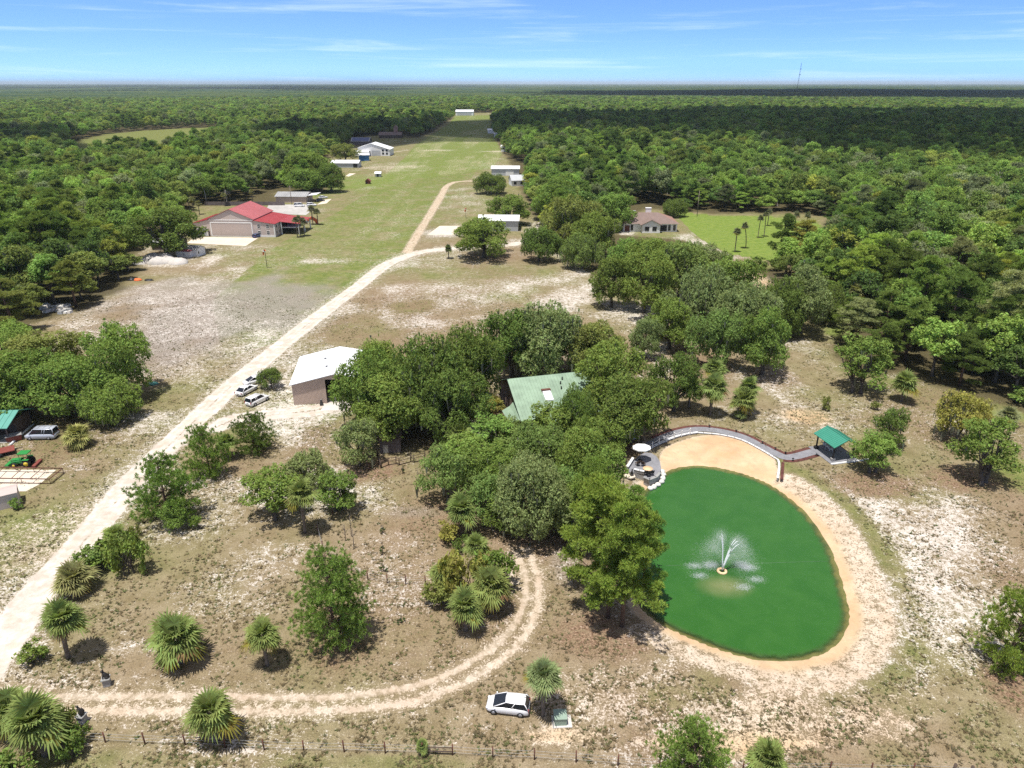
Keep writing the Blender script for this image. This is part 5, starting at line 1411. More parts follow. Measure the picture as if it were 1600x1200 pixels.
def upole(px, py, top, label, arm=True, r=.16, m='pole', name='utility_pole'):
    x, y = G(px, py); h = ztop(y, top); p = thing(name, label, 'utility pole', (x, y, 0))
    mb = MB(); mb.tube([(0,0,0),(0,0,h)], [r, r*.7], M[m], 7); mb.build('shaft', p)
    if arm: mb = MB(); mb.box(-1.0, -.06, h-.7, 1.0, .06, h-.55, M[m]); mb.build('crossarm', p)
upole(323, 320, 293, 'pale utility pole behind the red roofed hangar left of the board fence', True, .2, 'galv')
upole(456, 320, 290, 'dark utility pole before the tan shed')
upole(1089, 338, 298, 'tall dark utility pole behind the white house', False)
x, y = G(1244, 146, 6); h = ztop(y, 98)
p = thing('radio_mast', 'thin lattice radio mast rising above the far horizon', 'mast', (x, y, 0))
mb = MB(); w = 1.7
for a, c in ((-w,-w),(w,-w),(0,w)): mb.tube([(a,c,0),(a*.6+5,c*.6,h)], .35, M['chrome'], 4)
for i in range(20):
    z = h*i/20; z2 = h*(i+1)/20; mb.tube([(-w*.8+5*z/h,-w*.8,z),(w*.8+5*z2/h,-w*.8,z2)], .25, M['chrome'], 3)
mb.build('lattice', p)
mb = MB(); mb.box(3.5, -1.5, h*.62, 8.5, 1.5, h*.64, M['chrome']); mb.box(3.2, -1.5, h*.8, 9.5, 1.5, h*.815, M['chrome']); mb.build('antenna', p)
for k, (a, c, r, h) in enumerate([(219,411,2.6,1.8),(232,409,2.8,2.2),(246,411,3.0,2.4),(262,410,2.8,2.2),(278,411,3.0,2.0),(240,405,2.8,2.4),(258,405,2.6,2.3)]):
    x, y = G(a, c); mb = MB(); mb.blob((0,0,-.3), (r*1.15, r, h), M['sandpile'], k, 16, 8, .09); o = mb.build('sand_heap'); o.location = (x, y, 0)
    tag(o, 'one of the white sand heaps piled before the white cabin', 'sand heap', 'white sand heaps by the cabin')
mb = MB(); rg_ = random.Random(5)
for k in range(46):
    a, c = rg_.uniform(66, 110), rg_.uniform(477, 490); c = min(c, 494-(a-66)*.12); x, y = G(a, c); r = rg_.uniform(.35, .9)
    mb.obox((x, y, 0), r, r*.7, r*.8, rg_.uniform(0, 3), M[('concrete','limerock','galv')[k % 3]], rg_.uniform(.6, 1))
tag(mb.build('rubble'), 'heap of broken pale concrete blocks at the edge of the left wood', 'rubble', kind='stuff')
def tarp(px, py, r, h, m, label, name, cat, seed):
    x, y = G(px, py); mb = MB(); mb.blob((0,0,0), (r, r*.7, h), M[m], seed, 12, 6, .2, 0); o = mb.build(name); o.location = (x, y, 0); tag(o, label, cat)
tarp(215.5, 438, 1.3, .6, 'orange', 'orange red tarpaulin bundle on white sand', 'tarpaulin', 'tarpaulin', 1)
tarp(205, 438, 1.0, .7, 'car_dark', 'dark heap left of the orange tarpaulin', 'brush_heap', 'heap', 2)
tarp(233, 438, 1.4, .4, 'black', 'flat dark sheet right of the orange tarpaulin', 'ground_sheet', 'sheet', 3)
tarp(238, 600, 1.2, .35, 'teal_roof', 'teal sheet lying in shade beside the bright left oak', 'ground_sheet', 'sheet', 4)
x, y = G(488, 350); c = thing('inflatable_canopy', 'orange and white inflatable shape among palms by the red roofed hangar', 'inflatable', (x, y, 0))
mb = MB(); mb.tube([(-2.4,0,0),(-1.6,0,1.8),(0,0,2.5),(1.6,0,1.6),(2.2,0,0)], [.5,.6,.75,.7,.5], M['orange'], 9); mb.build('arch', c); mb = MB(); mb.tube([(-3.2,-.3,.4),(-2.2,-.3,1.4),(-1.3,-.3,2.5)], [.3,.35,.25], M['canvas'], 7); mb.build('sleeve', c)
# ---------------------------------------------------------------- individual trees seen in the photo
T_ = {k: tuple(min(.34, c*2.0) for c in v) for k, v in dict(d=(.072,.110,.023), m=(.092,.138,.027), b=(.100,.160,.032), o=(.115,.135,.034), g=(.112,.146,.052), y=(.170,.185,.035), p=(.098,.160,.030), q=(.118,.176,.026), s=(.094,.142,.036)).items()}
def tree(kind, px, py, top, hw, tone, label, name=None, cat='tree', group=None, var=None):
    x, y, H, rad = shape(px, py, top, hw)
    name = name or dict(oak='live_oak', tree='small_tree', shrub='shrub', woodtree='wood_tree', youngpine='young_pine', pine='pine_tree', bushpine='sand_pine')[kind]
    return put_tree(kind, x, y, H, rad, T_[tone], name, label, cat, group, var)
g1 = 'live oaks round the green roofed house'
for a in [
 (590,666,545,56,'m','oak whose crown overhangs the white hangar roof'), (600,640,532,54,'m','oak behind the first, hiding the right end of the white hangar roof'), (660,668,522,70,'d','broad dark oak between the open hangar and the green roofed house'),
 (612,684,580,62,'m','oak crowning the old wooden shed'), (705,690,575,55,'d','oak directly left of the small garden shed'),
 (735,640,508,56,'d','dark oak at the back of the grove, left of its middle'), (800,588,480,52,'d','dark oak behind the ridge of the green roofed house'),
 (862,588,466,72,'g','tallest grove oak with grey limbs and moss showing'), (925,598,500,44,'o','olive oak right of the tallest mossy oak'),
 (955,650,530,66,'m','oak hiding the right end of the green roof'), (985,690,585,62,'d','oak leaning over the swing shelter'),
 (1052,642,548,38,'d','narrow dark oak at the right end of the grove'), (900,700,600,30,'m','oak touching the lower right of the green roof'),
 (1005,560,495,24,'g','thin grey mossy oak behind the right end of the grove'), (925,720,650,40,'m','oak between the green roofed house and the patio')]:
    tree('oak', *a[:5], a[5], group=g1)
g2 = 'oaks in front of the green roofed house'
for a in [
 (770,705,650,42,'b','bright low oak just below the left end of the green roof'), (700,785,695,40,'s','small oak above the palms on the left of the house grove'),
 (845,740,660,52,'s','pale oak spreading right under the porch gable'), (905,770,665,46,'m','oak between the porch gable and the stone patio'),
 (775,770,690,48,'m','round oak left of the grey topped oak'), (830,838,708,62,'g','grey topped oak above the end of the driveway'),
 (760,820,730,34,'s','lowest oak beside the driveway end'), (905,845,740,40,'m','oak tucked behind the tall pines'), (860,700,625,40,'m','oak right before the skylight slope of the green roof'), (800,705,655,34,'s','pale oak left of the porch gable'), (725,745,672,44,'b','bright oak between the paddock fence and the house'), (880,815,720,44,'s','pale oak behind the bare trunked pine'), (940,790,690,40,'m','oak below the stone patio'), (790,830,760,34,'m','low oak hiding the driveway end')]:
    tree('oak' if a[3] > 45 else 'tree', *a[:5], a[5], 'live_oak', group=g2)
g3 = 'oaks on the left beside the porch building'
for a in [(192,622,500,56,'b','bright green oak standing right of the left clump'), (122,645,555,66,'m','large oak right above the silver van'), (45,650,545,66,'m','oak behind the teal roofed porch building'),
 (175,655,590,44,'b','low bright limb oak over the hidden dark car'), (70,600,520,62,'o','olive oak at the back of the left clump'), (12,570,500,50,'b','bright oak cut by the left edge of the view'), (-40,650,560,60,'m','oak left of the porch building, mostly out of view')]:
    tree('oak', *a[:5], a[5], group=g3)
tree('pine', 22,520,438,38,'o','olive pine at the left edge above the oak clump')
tree('pine', -20,470,400,40,'o','olive pine cut by the left edge')
g4 = 'mossy oaks between the field and the right wood'
for a in [(955,480,398,36,'d','dark oak at the left tip of the mossy belt'), (1005,488,380,52,'m','tall oak near the left tip of the mossy belt'), (1060,470,372,52,'s','oak at the back of the mossy belt below the white house'),
 (1045,545,462,42,'m','oak at the front of the mossy belt over red litter'), (1090,520,412,52,'g','grey mossy oak in the middle of the belt'), (1130,500,400,50,'m','oak behind the middle of the mossy belt'),
 (1120,572,478,44,'s','low pale oak at the front right of the belt'), (1165,545,440,50,'g','mossy oak right of the belt middle'), (1190,585,475,46,'m','oak with visible trunks at the right end of the belt'),
 (1215,520,425,40,'d','dark oak behind the right end of the belt'), (1020,440,370,40,'m','oak left of the white house front'), (1085,430,375,40,'g','mossy oak hiding the right of the white house garden'), (985,430,372,36,'b','bright oak left front of the white house')]:
    tree('oak', *a[:5], a[5], group=g4)
tree('oak', 1250,520,412,44,'g','grey oak draped in moss left of the right wood')
tree('oak', 1285,505,440,28,'d','dark oak beside the grey mossy oak at the wood edge')
tree('oak', 1225,530,450,26,'d','dark slim oak on the left of the grey mossy oak')
tree('tree', 424,607,571,18,'d','round dark clipped tree beside the three white cars','round_tree')
tree('tree', 1340,612,518,44,'m','full round oak standing alone right of the white sand','lone_oak')
tree('tree', 1388,700,634,26,'d','taller dark tree behind the pavilion','pavilion_tree')
tree('tree', 1362,738,668,36,'b','bright bushy tree touching the pavilion roof','pavilion_tree')
tree('tree', 1493,690,603,38,'y','yellow green tree on the right bank','bank_tree')
tree('tree', 1530,752,645,48,'m','broad tree in front of the yellow green tree on the right bank','bank_tree')
tree('tree', 563,728,652,34,'g','grey green weeping tree left of the old wooden shed','weeping_tree')
tree('tree', 430,808,725,50,'m','wide low tree behind the tall palm','thicket_tree')
tree('tree', 486,760,702,36,'g','grey tree between the wide low tree and the sand drive','thicket_tree')
tree('tree', 530,800,730,32,'m','small tree right of the tall palm','thicket_tree')
tree('shrub', 540,795,768,18,'d','dark shrub at the foot of the small tree right of the tall palm')
tree('bushpine', 265,812,712,54,'p','big bushy sand pine beside the white road')
tree('bushpine', 328,742,665,36,'p','sand pine higher up the white road')
tree('bushpine', 398,705,645,34,'d','sand pine on the sand drive toward the white cars')
tree('tree', 278,826,778,22,'b','small bright green tree in front of the big sand pine','sapling_tree')
tree('shrub', 308,826,802,10,'b','little sapling right of the small bright green tree')
tree('shrub', 205,898,835,30,'m','round leafy shrub at the right of the roadside thicket')
tree('shrub', 172,880,840,32,'m','shrub at the middle of the roadside thicket')
tree('shrub', 150,890,850,28,'s','shrub at the left of the roadside thicket')
tree('shrub', 212,838,820,9,'o','small olive tuft above the roadside thicket')
tree('shrub', 55,1033,1003,22,'m','low green shrub at the foot of the roadside palm')
tree('youngpine', 524,1003,856,62,'p','neat cone shaped pine standing alone in the near field')
tree('bushpine', 1572,1040,925,58,'q','spreading young pine at the right edge')
tree('youngpine', 1075,1248,1128,62,'p','young pine rising from the bottom edge right of centre')
for a in [(935,945,745,68,'q','tall pine with a bare trunk at the left of the pond'), (972,978,790,58,'q','tall yellow green pine leaning over the pond edge'), (975,890,765,46,'p','tall pine nearest the patio'), (925,860,715,44,'p','tall pine behind the bare trunked pine'), (1003,940,800,34,'p','pine reaching over the green water'), (950,965,840,50,'q','lower pine with orange green tufts at the pond corner')]:
    tree('pine', *a[:5], a[5], group='tall pines beside the pond')
tree('oak', 756,402,337,50,'m','broad spreading oak before the grey building')
tree('oak', 842,408,352,32,'d','oak right of the spreading oak with bright gaps')
tree('oak', 796,350,302,32,'m','oak behind the grey building by the airstrip')
tree('oak', 768,303,268,27,'d','round dark oak before the white roofed building')
tree('oak', 518,300,254,26,'d','dark round oak on the bright lawn left of the airstrip')
tree('oak', 540,252,222,22,'o','olive oak behind the long white roofed shed')
tree('oak', 480,300,262,36,'m','oak left of the dark round oak on the bright lawn')
tree('oak', 262,400,322,58,'d','big dark oak shading the grey boarded shed')
tree('oak', 1052,338,308,20,'d','oak on the grass behind the white house')
tree('oak', 480,290,235,40,'m','oak in the wood left of the white roofed shed')
for a in [(890,392,300,44,'o','olive oak above the field, left of the white house'), (930,402,330,38,'m','oak with tan top left of the white house drive'), (865,350,275,40,'m','oak at the wood edge above the pale roofed house'), (910,420,360,30,'s','low oak at the bottom of the airstrip belt'), (958,360,300,34,'b','bright oak behind the white house drive')]:
    tree('oak', *a[:5], a[5], group='oaks right of the airstrip')
tree('pine', 1218,412,335,24,'d','dark pine on the lawn right of the tall palms')
tree('pine', 1252,415,345,28,'y','yellow green pine on the lawn beside the dark pine')
tree('shrub', 1183,420,400,16,'d','left dark shrub at the foot of the bright lawn')
tree('shrub', 1212,422,398,14,'d','right dark shrub at the foot of the bright lawn')
tree('shrub', 1130,418,392,13,'m','shrub at the left corner of the bright lawn')
tree('shrub', 1290,640,618,9,'o','small olive shrub on bare sand left of the lone fan palm')
tree('shrub', 1368,640,626,8,'o','tiny shrub below the lone round oak')
tree('shrub', 1515,560,540,30,'b','leafy bush at the wood edge above the right bank')
tree('shrub', 1595,628,606,26,'b','bright bush at the right edge of the bank')
tree('shrub', 770,925,855,36,'m','round dense shrub at the driveway bend')
tree('shrub', 728,935,862,38,'y','yellow green shrub in the palm clump')
tree('shrub', 700,845,815,20,'y','loose yellow green shrub left of the palm clump')
tree('shrub', 690,945,905,28,'o','olive shrub at the left foot of the palm clump')
tree('shrub', 725,862,838,15,'d','dark shrub at the top of the palm clump')
tree('shrub', 27,795,778,10,'b','small green bush by the grey box shed')
tree('shrub', 110,1150,1095,20,'o','thin wispy shrub behind the bird statue')
tree('shrub', 115,1175,1140,26,'m','shrub on the right of the corner palms')
tree('shrub', 20,1225,1180,40,'m','dark brush under the corner palms')
tree('shrub', 1155,655,640,11,'g','grey shrub left of the twin palm')

def palm(px, py, heart, hw, label, group=None, var=None, lean=(0, 0), tone=(.085,.13,.035)):
    x, y = G(px, py); h = max(.25, ztop(y, heart)); rad = hw*mpp(py, h)*1.16
    put_palm(x, y, h, rad, label, group, (tone[0]*2.6, tone[1]*2.25, tone[2]*2.3), PN[0] if var is None else var, lean); PN[0] += 1
PN = [0]
P1 = 'fan palms of the near field'
palm(107,1028,968,41,'tall fan palm with a bare trunk beside the white road',P1,lean=(-.6,.2))
palm(284,1035,998,47,'wide low fan palm casting a ring of shade in the near field',P1)
palm(418,1040,992,33,'small neat fan palm left of the cone shaped pine',P1)
palm(120,925,906,36,'sprawling fan palm at the road below the thicket',P1,tone=(.11,.13,.05))
palm(72,1180,1128,56,'big corner fan palm with yellow lower fronds',P1)
palm(28,1145,1108,42,'fan palm at the left edge behind the big corner palm',P1)
palm(338,1158,1112,47,'fan palm with a few orange fronds standing on the wire fence line',P1)
palm(848,1118,1058,36,'fan palm shading the white hatchback',P1,tone=(.09,.135,.055))
palm(660,1178,1166,13,'tiny fan palm growing at the rail gate',P1)
palm(1195,1222,1184,37,'fan palm cut by the bottom edge',P1)
palm(182,850,838,24,'small fan palm at the top of the roadside thicket',P1)
palm(358,715,692,20,'small fan palm behind the upper sand pine',P1)
P2 = 'fan palms beside the driveway bend'
palm(728,985,948,36,'front fan palm of the driveway clump',P2)
palm(768,955,915,38,'right fan palm of the driveway clump',P2)
palm(745,888,852,26,'middle fan palm at the back of the driveway clump',P2)
palm(698,925,895,30,'left fan palm of the driveway clump, half hidden in shrub',P2)
palm(722,835,797,33,'upper fan palm at the edge of the house grove',P2)
palm(477,832,772,30,'tall fan palm with a straight brown trunk above its own shade')
palm(125,697,680,26,'round low fan palm right of the silver van',tone=(.13,.16,.05))
palm(720,706,678,22,'fan palm in the gap below the garden shed')
palm(775,655,632,18,'feathery yellowish palm between the garden shed and the house',tone=(.15,.16,.04))
P3_ = 'fan palms behind the beach'
palm(1109,648,604,28,'second fan palm from the house grove behind the beach',P3_,lean=(.3,0))
palm(1076,636,600,21,'fan palm against the end of the house grove',P3_)
palm(1114,600,577,22,'farthest fan palm of the group behind the beach',P3_)
palm(1158,652,625,26,'dense twin headed fan palm behind the beach',P3_)
palm(1163,645,605,22,'upper head of the twin fan palm behind the beach',P3_)
palm(1408,627,598,26,'lone fan palm below the right wood')
palm(1572,665,650,20,'fan palm at the far right bank',tone=(.10,.13,.06))
P4 = 'tall palms on the bright lawn'
for k, a in enumerate([(1148,394,362,9.5),(1165,388,353,8.5),(1184,372,341,7.5),(1193.5,370,336,7.5),(1199,353,332,7),(1241,356,335,7.5),(1260,350,336,7)]):
    palm(*a, ['nearest tall palm on the bright lawn','second nearest tall palm, leaning, on the bright lawn','third tall palm from the front of the bright lawn','left trunk of the close pair of tall palms on the lawn','right trunk of the close pair of tall palms on the lawn','leaning palm right of the dark lawn pine','palm farthest right on the bright lawn'][k], P4, lean=((0,0),(1.4,0),(.3,0),(.3,0),(.3,0),(1.6,0),(0,0))[k], tone=(.07,.09,.045))
P5 = 'palms beside the red roofed hangar'
for k, a in enumerate([(465,371,345,8.5),(469,369,342,7.5),(476,369,347,8.5),(489,351,326,8.5),(497,351,332,8)]):
    palm(*a, ['left palm of the near three by the hangar porch','middle palm of the near three by the hangar porch','right palm of the near three by the hangar porch','left palm of the pair by the orange inflatable','right palm of the pair by the orange inflatable'][k], P5, tone=(.07,.09,.045))
palm(701,404,389,8.5,'small lone palm where the road bends by the airstrip',tone=(.05,.08,.03))
for k, a in enumerate([(1345,480,442,22),(1330,500,455,18),(1290,455,430,14)]):
    palm(*a, ['palm with dry skirt standing in the right wood edge','palm in front of the dry skirted palm at the wood edge','small palm at the back of the wood edge clearing'][k], 'palms at the edge of the right wood', tone=(.11,.14,.05))
for k, a in enumerate([(303,330,312,7),(312,335,318,6.5),(296,325,306,7),(352,322,305,6),(395,316,300,6),(185,320,300,7),(205,325,305,7),(788,240,228,5),(795,242,230,5)]):
    palm(*a, ['palm by the pale pole behind the red roofed hangar','short palm in front of the pale pole','palm farthest left behind the red roofed hangar','palm behind the left slope of the red roof','palm behind the ridge of the red roof','palm in the clearing of the left wood','right palm in the clearing of the left wood','left palm before the last white hangar','right palm before the last white hangar'][k], 'far palms', tone=(.10,.12,.05))

# saplings and bare sticks in the pen
def stick(px, py, top, label, leafy=False, n=7):
    x, y, H, r = shape(px, py, top, 5); t = thing('sapling', label, 'sapling', (x, y, 0)); rg = random.Random(int(px))
    mb = MB(); mb.tube([(0,0,0),(.05,0,H*.5),(0,0,H)], [.05,.04,.015], M['old_wood'], 5)
    for i in range(n):
        z = H*rg.uniform(.3, .9); a = rg.uniform(0, 6.28); L = (H-z)*.6+.2
        mb.tube([(0,0,z),(L*math.cos(a)*.6,L*math.sin(a)*.6,z+L*.8)], [.02,.008], M['old_wood'], 4)
    mb.build('stem', t)
    if leafy:
        V, F, MI, lc = oak_crown(int(px), .5, H*.8, .1, 6, .10, .5)
        c = link(bpy.data.objects.new('crown', crown_mesh('crown_sapling', V, F, MI)), t); c.color = (.06,.10,.03,1)
for a in [(549,838,805,'bare forked sapling nearest the pen fence'),(553,858,825,'thin bare sapling with leaves at its foot'),(540,845,818,'leaning stick near the bare forked sapling'),(654,768,730,'slender bare sapling in the upper pen')]: stick(*a)
for a in [(598,866,845,'leafy dark sapling in the middle of the pen'),(599,893,880,'low leafy sapling at the front of the pen'),(627,973,965,'tiny dark seedling below the pen'),(629,740,728,'little dark sapling below the paddock fence'),(598,833,820,'wispy sapling above the leafy dark sapling')]: stick(*a, True, 3)

# ---------------------------------------------------------------- woods: nearest trees stand alone, the rest is one mass
BUILD_AVOID = [GP([(925,445),(1125,460),(1125,405),(1100,365),(940,360)]), GP([(290,385),(485,372),(500,300),(420,296),(300,345)]), GP([(960,372),(1066,372),(1066,322),(960,322)]), GP([(745,362),(812,362),(812,340),(745,340)]), GP([(760,300),(830,300),(825,255),(760,255)])]
rg = np.random.default_rng(5)
def scatter(Rmin, Rmax, sp):
    n = int(Rmax*1.0/sp)*2; out = []
    yy = np.arange(Rmin*.6, Rmax, sp)
    for k, y in enumerate(yy):
        xm = y*.80+40
        xs_ = np.arange(-xm, xm, sp) + (k % 2)*sp*.5
        x = xs_ + rg.uniform(-.38, .38, len(xs_))*sp; yv = y + rg.uniform(-.38, .38, len(xs_))*sp
        out.append(np.stack([x, yv], 1))
    P = np.concatenate(out); r = np.hypot(P[:, 0], P[:, 1])
    return P[(r >= Rmin) & (r < Rmax)]
P = np.concatenate([scatter(90, 420, 6.6), scatter(420, 1000, 8.0), scatter(1000, 2600, 10.5)])
x, y = P[:, 0], P[:, 1]
bad = pip(x, y, OPEN) | pip(x, y, MARSH) | (pdist(x, y, OPEN, True) < 1.5) | (pdist(x, y, MARSH, True) < 2.0)
for q in BUILD_AVOID: bad |= pip(x, y, q)
# keep the taxi side road open
x, y = x[~bad], y[~bad]
u, v_ = proj(x, y, 0.0); u2, v2 = proj(x, y, 16.0)
keep = (rg.random(len(x)) > .06) & (u > -140) & (u < 1740) & (v2 < 1220)
x, y = x[keep], y[keep]
def tones(x, y):
    n = len(x)
    patch = fbm(x, y, 70, 61); p2 = fbm(x, y, 25, 63); r = rg.random(n)
    pal = np.array([(.058,.098,.024), (.080,.130,.028), (.104,.165,.032), (.106,.140,.034), (.106,.130,.062), (.140,.168,.030)])
    w = np.stack([.45+1.0*(patch < .47), 1.0+0*r, .75+1.2*(patch > .53), .35+.9*((p2 > .6) | (x < -60)), .22+.5*(p2 < .38), .10+.12*(p2 > .66)], 1)
    w = w/w.sum(1, keepdims=True); c = np.cumsum(w, 1); k = (r[:, None] > c).sum(1).clip(0, 5)
    return pal[k]*rg.uniform(1.5, 2.95, (n, 1)), k
tone, tk = tones(x, y)
Hs = rg.uniform(.58, 1.18, len(x)); big = fbm(x, y, 50, 71); Hs *= .82+.36*big
edge = pdist(x, y, OPEN, True)
Hs *= np.clip(.62 + edge/40, .62, 1.0)
pine = (fbm(x, y, 45, 81) > .56) & (rg.random(len(x)) < .6)
dist = np.hypot(x, y)
uu, vv = proj(x, y, 12.0)
inview = (uu > -30) & (uu < 1630) & (vv < 1210)
order = np.argsort(np.where(inview, dist, 1e9))
N_IND = 210
ind = order[:N_IND]; ind = ind[np.argsort(x[ind])]
regions = [('left wood', lambda a, b: a < -40), ('wood beside the airstrip', lambda a, b: a < 45), ('wood behind the white house', lambda a, b: b > 255), ('right wood', lambda a, b: True)]
NM = ['dark green', 'mid green', 'bright green', 'olive green', 'grey green', 'yellow green']
ordn = ['first','second','third','fourth','fifth','sixth','seventh','eighth','ninth','tenth','eleventh','twelfth','thirteenth','fourteenth','fifteenth','sixteenth','seventeenth','eighteenth','nineteenth','twentieth']
cnt = {}; metas = []
for i in ind:
    rname = next(n for n, f in regions if f(x[i], y[i]))
    row = 'front' if edge[i] < 9 else ('second' if edge[i] < 18 else ('middle' if edge[i] < 32 else 'back'))
    sz = 'short' if Hs[i] < .66 else ('tall' if Hs[i] > .86 else 'medium')
    kd = 'pine' if pine[i] else 'tree'
    key = (rname, row, sz, NM[tk[i]], kd); cnt.setdefault(key, []).append(i); metas.append((i, key))
for i, key in metas:
    rname, row, sz, col, kd = key; L = cnt[key]; k = L.index(i)
    lab = f'{rname}, {row} rows: the only {sz} {col} {kd}'
    if len(L) > 1: lab = f'{rname}, {row} rows: {ordn[min(k, 19)]} {sz} {col} {kd} from the left'
    kind = 'pine' if pine[i] else 'woodtree'
    p = PROTO[kind][int(i) % len(PROTO[kind])]
    s = Hs[i]; H = p['H']*s*(1 if kind == 'woodtree' else .95); rad = p['rad']*(.55+.55*s)
    tn = tone[i]*(np.array([1.25, 1.15, 1.0]) if pine[i] else 1)
    put_tree(kind, x[i], y[i], H, rad, tuple(tn), 'pine_tree' if pine[i] else 'wood_tree', lab, 'tree', 'trees of the '+rname, int(i))
rest = np.ones(len(x), bool); rest[ind] = False
x, y, Hs, tone, pine = x[rest], y[rest], Hs[rest], tone[rest], pine[rest]
dist = np.hypot(x, y)
n = len(x)
me = bpy.data.meshes.new('woodland')
me.vertices.add(n); me.vertices.foreach_set('co', np.stack([x, y, np.full(n, -.2)], 1).astype(np.float32).ravel())
far = np.clip((dist-700)/1500, 0, 1)
wide = 1.0 + .25*far
sc = np.stack([(.6+.5*Hs)*wide, (.6+.5*Hs)*wide, Hs], 1)
for nm, typ, fld, arr in (('scl', 'FLOAT_VECTOR', 'vector', sc), ('rot', 'FLOAT', 'value', rg.uniform(0, 6.28, n)), ('idx', 'INT', 'value', np.where(rg.random(n) < .012, 7, np.where(pine & (dist < 1200), 4 + rg.integers(0, 3, n), rg.integers(0, 4, n)))), ('tone', 'FLOAT_COLOR', 'color', np.concatenate([tone, np.ones((n, 1))], 1))):
    a = me.attributes.new(nm, typ, 'POINT')
    a.data.foreach_set(fld, np.asarray(arr, dtype=np.int32 if typ == 'INT' else np.float32).ravel())
wood = link(bpy.data.objects.new('woodland', me))
tag(wood, 'closed mixed oak and pine woodland stretching away to the horizon', 'woodland', kind='stuff')
ng = bpy.data.node_groups.new('woodland_trees', 'GeometryNodeTree')
ng.interface.new_socket('Geometry', in_out='INPUT', socket_type='NodeSocketGeometry')
ng.interface.new_socket('Geometry', in_out='OUTPUT', socket_type='NodeSocketGeometry')
N = ng.nodes; Lk = ng.links
gi, go = N.new('NodeGroupInput'), N.new('NodeGroupOutput')
iop = N.new('GeometryNodeInstanceOnPoints'); iop.inputs['Pick Instance'].default_value = True
join = N.new('GeometryNodeGeometryToInstance')
srcs = []
Md = mat('dead_limbs', (.34, .31, .28), .95, var=.2)
dl = oak_crown(950, 4.0, 14, 4, 22, .5, .01)[3]
for k_, (a_, c_, l_) in enumerate(((1562, 425, 'bare grey dead tree in the right wood'), (1420, 330, 'bleached dead tree far back in the right wood'))):
    t_ = thing('dead_tree', l_, 'tree', (*G(a_, c_), 0), k_)
    if k_ == 0: DT = limbs(951, dl, 6.0, .26, Md, 22).build('trunk', t_)
    else: link(bpy.data.objects.new('trunk', DT.data), t_)
for kind in ('woodtree', 'pine'):
    for p in PROTO[kind]:
        o = next(o for o in bpy.data.objects if o.type == 'MESH' and o.data == p['crown']); srcs.append(o)
srcs.append(DT)
for o in reversed(srcs):
    oi = N.new('GeometryNodeObjectInfo'); oi.inputs['Object'].default_value = o; oi.transform_space = 'ORIGINAL'
    sm = N.new('GeometryNodeSetMaterial'); sm.inputs['Material'].default_value = M['fleaf'] if o is not DT else Md
    Lk.new(oi.outputs['Geometry'], sm.inputs[0]); Lk.new(sm.outputs[0], join.inputs[0])
def na(nm, typ):
    a = N.new('GeometryNodeInputNamedAttribute'); a.data_type = typ; a.inputs['Name'].default_value = nm; return a.outputs[0]
cx = N.new('ShaderNodeCombineXYZ'); Lk.new(na('rot', 'FLOAT'), cx.inputs[2])
Lk.new(gi.outputs[0], iop.inputs['Points']); Lk.new(join.outputs[0], iop.inputs['Instance'])
Lk.new(na('idx', 'INT'), iop.inputs['Instance Index']); Lk.new(cx.outputs[0], iop.inputs['Rotation']); Lk.new(na('scl', 'FLOAT_VECTOR'), iop.inputs['Scale'])
Lk.new(iop.outputs[0], go.inputs[0])
md = wood.modifiers.new('trees', 'NODES'); md.node_group = ng
print('woodland trees', n)

# farther still the crowns merge into one rough canopy
rr = 2450*np.cumprod(np.concatenate([[1], np.full(250, 1.0135)])); rr = rr[rr < 66000]
th = np.linspace(-R(50), R(50), 900)
RR, TH = np.meshgrid(rr, th, indexing='ij'); x, y = (RR*np.sin(TH)).ravel(), (RR*np.cos(TH)).ravel()
cell = np.repeat(np.maximum(9, rr*.006), len(th))
z = 8.0 + 6*np.random.default_rng(3).random(len(x)) + 6*fbm(x, y, 420, 91)
z[:len(th)] = 0
a, b = len(rr), len(th); ii = (np.arange(a-1)[:, None]*b+np.arange(b-1)[None, :]).ravel()
def canopymat():
    t = NT('far_canopy'); geo = t.n('ShaderNodeNewGeometry'); pos = geo.outputs['Position']
    n1 = t.noise(pos, .06, 3, .7); n2 = t.noise(pos, .0022, 4, .6)
    c = t.mix(t.ss(n1, .35, .65), (.022, .045, .024), (.046, .078, .034))
    c = t.mix(t.ss(n2, .42, .6), c, t.mix(.5, c, (.10, .12, .03)))
    d = t.n('ShaderNodeBsdfDiffuse'); t.l(c, d.inputs[0]); t.l(d.outputs[0], t.out.inputs[0]); return t.m
M['canopy'] = canopymat()
me = np_mesh('distant_woodland', np.stack([x, y, z], 1), [np.stack([ii, ii+1, ii+b+1, ii+b], 1)], [M['canopy']])
tag(link(bpy.data.objects.new('distant_woodland', me)), 'distant forest canopy merging into the blue horizon', 'woodland', kind='stuff')

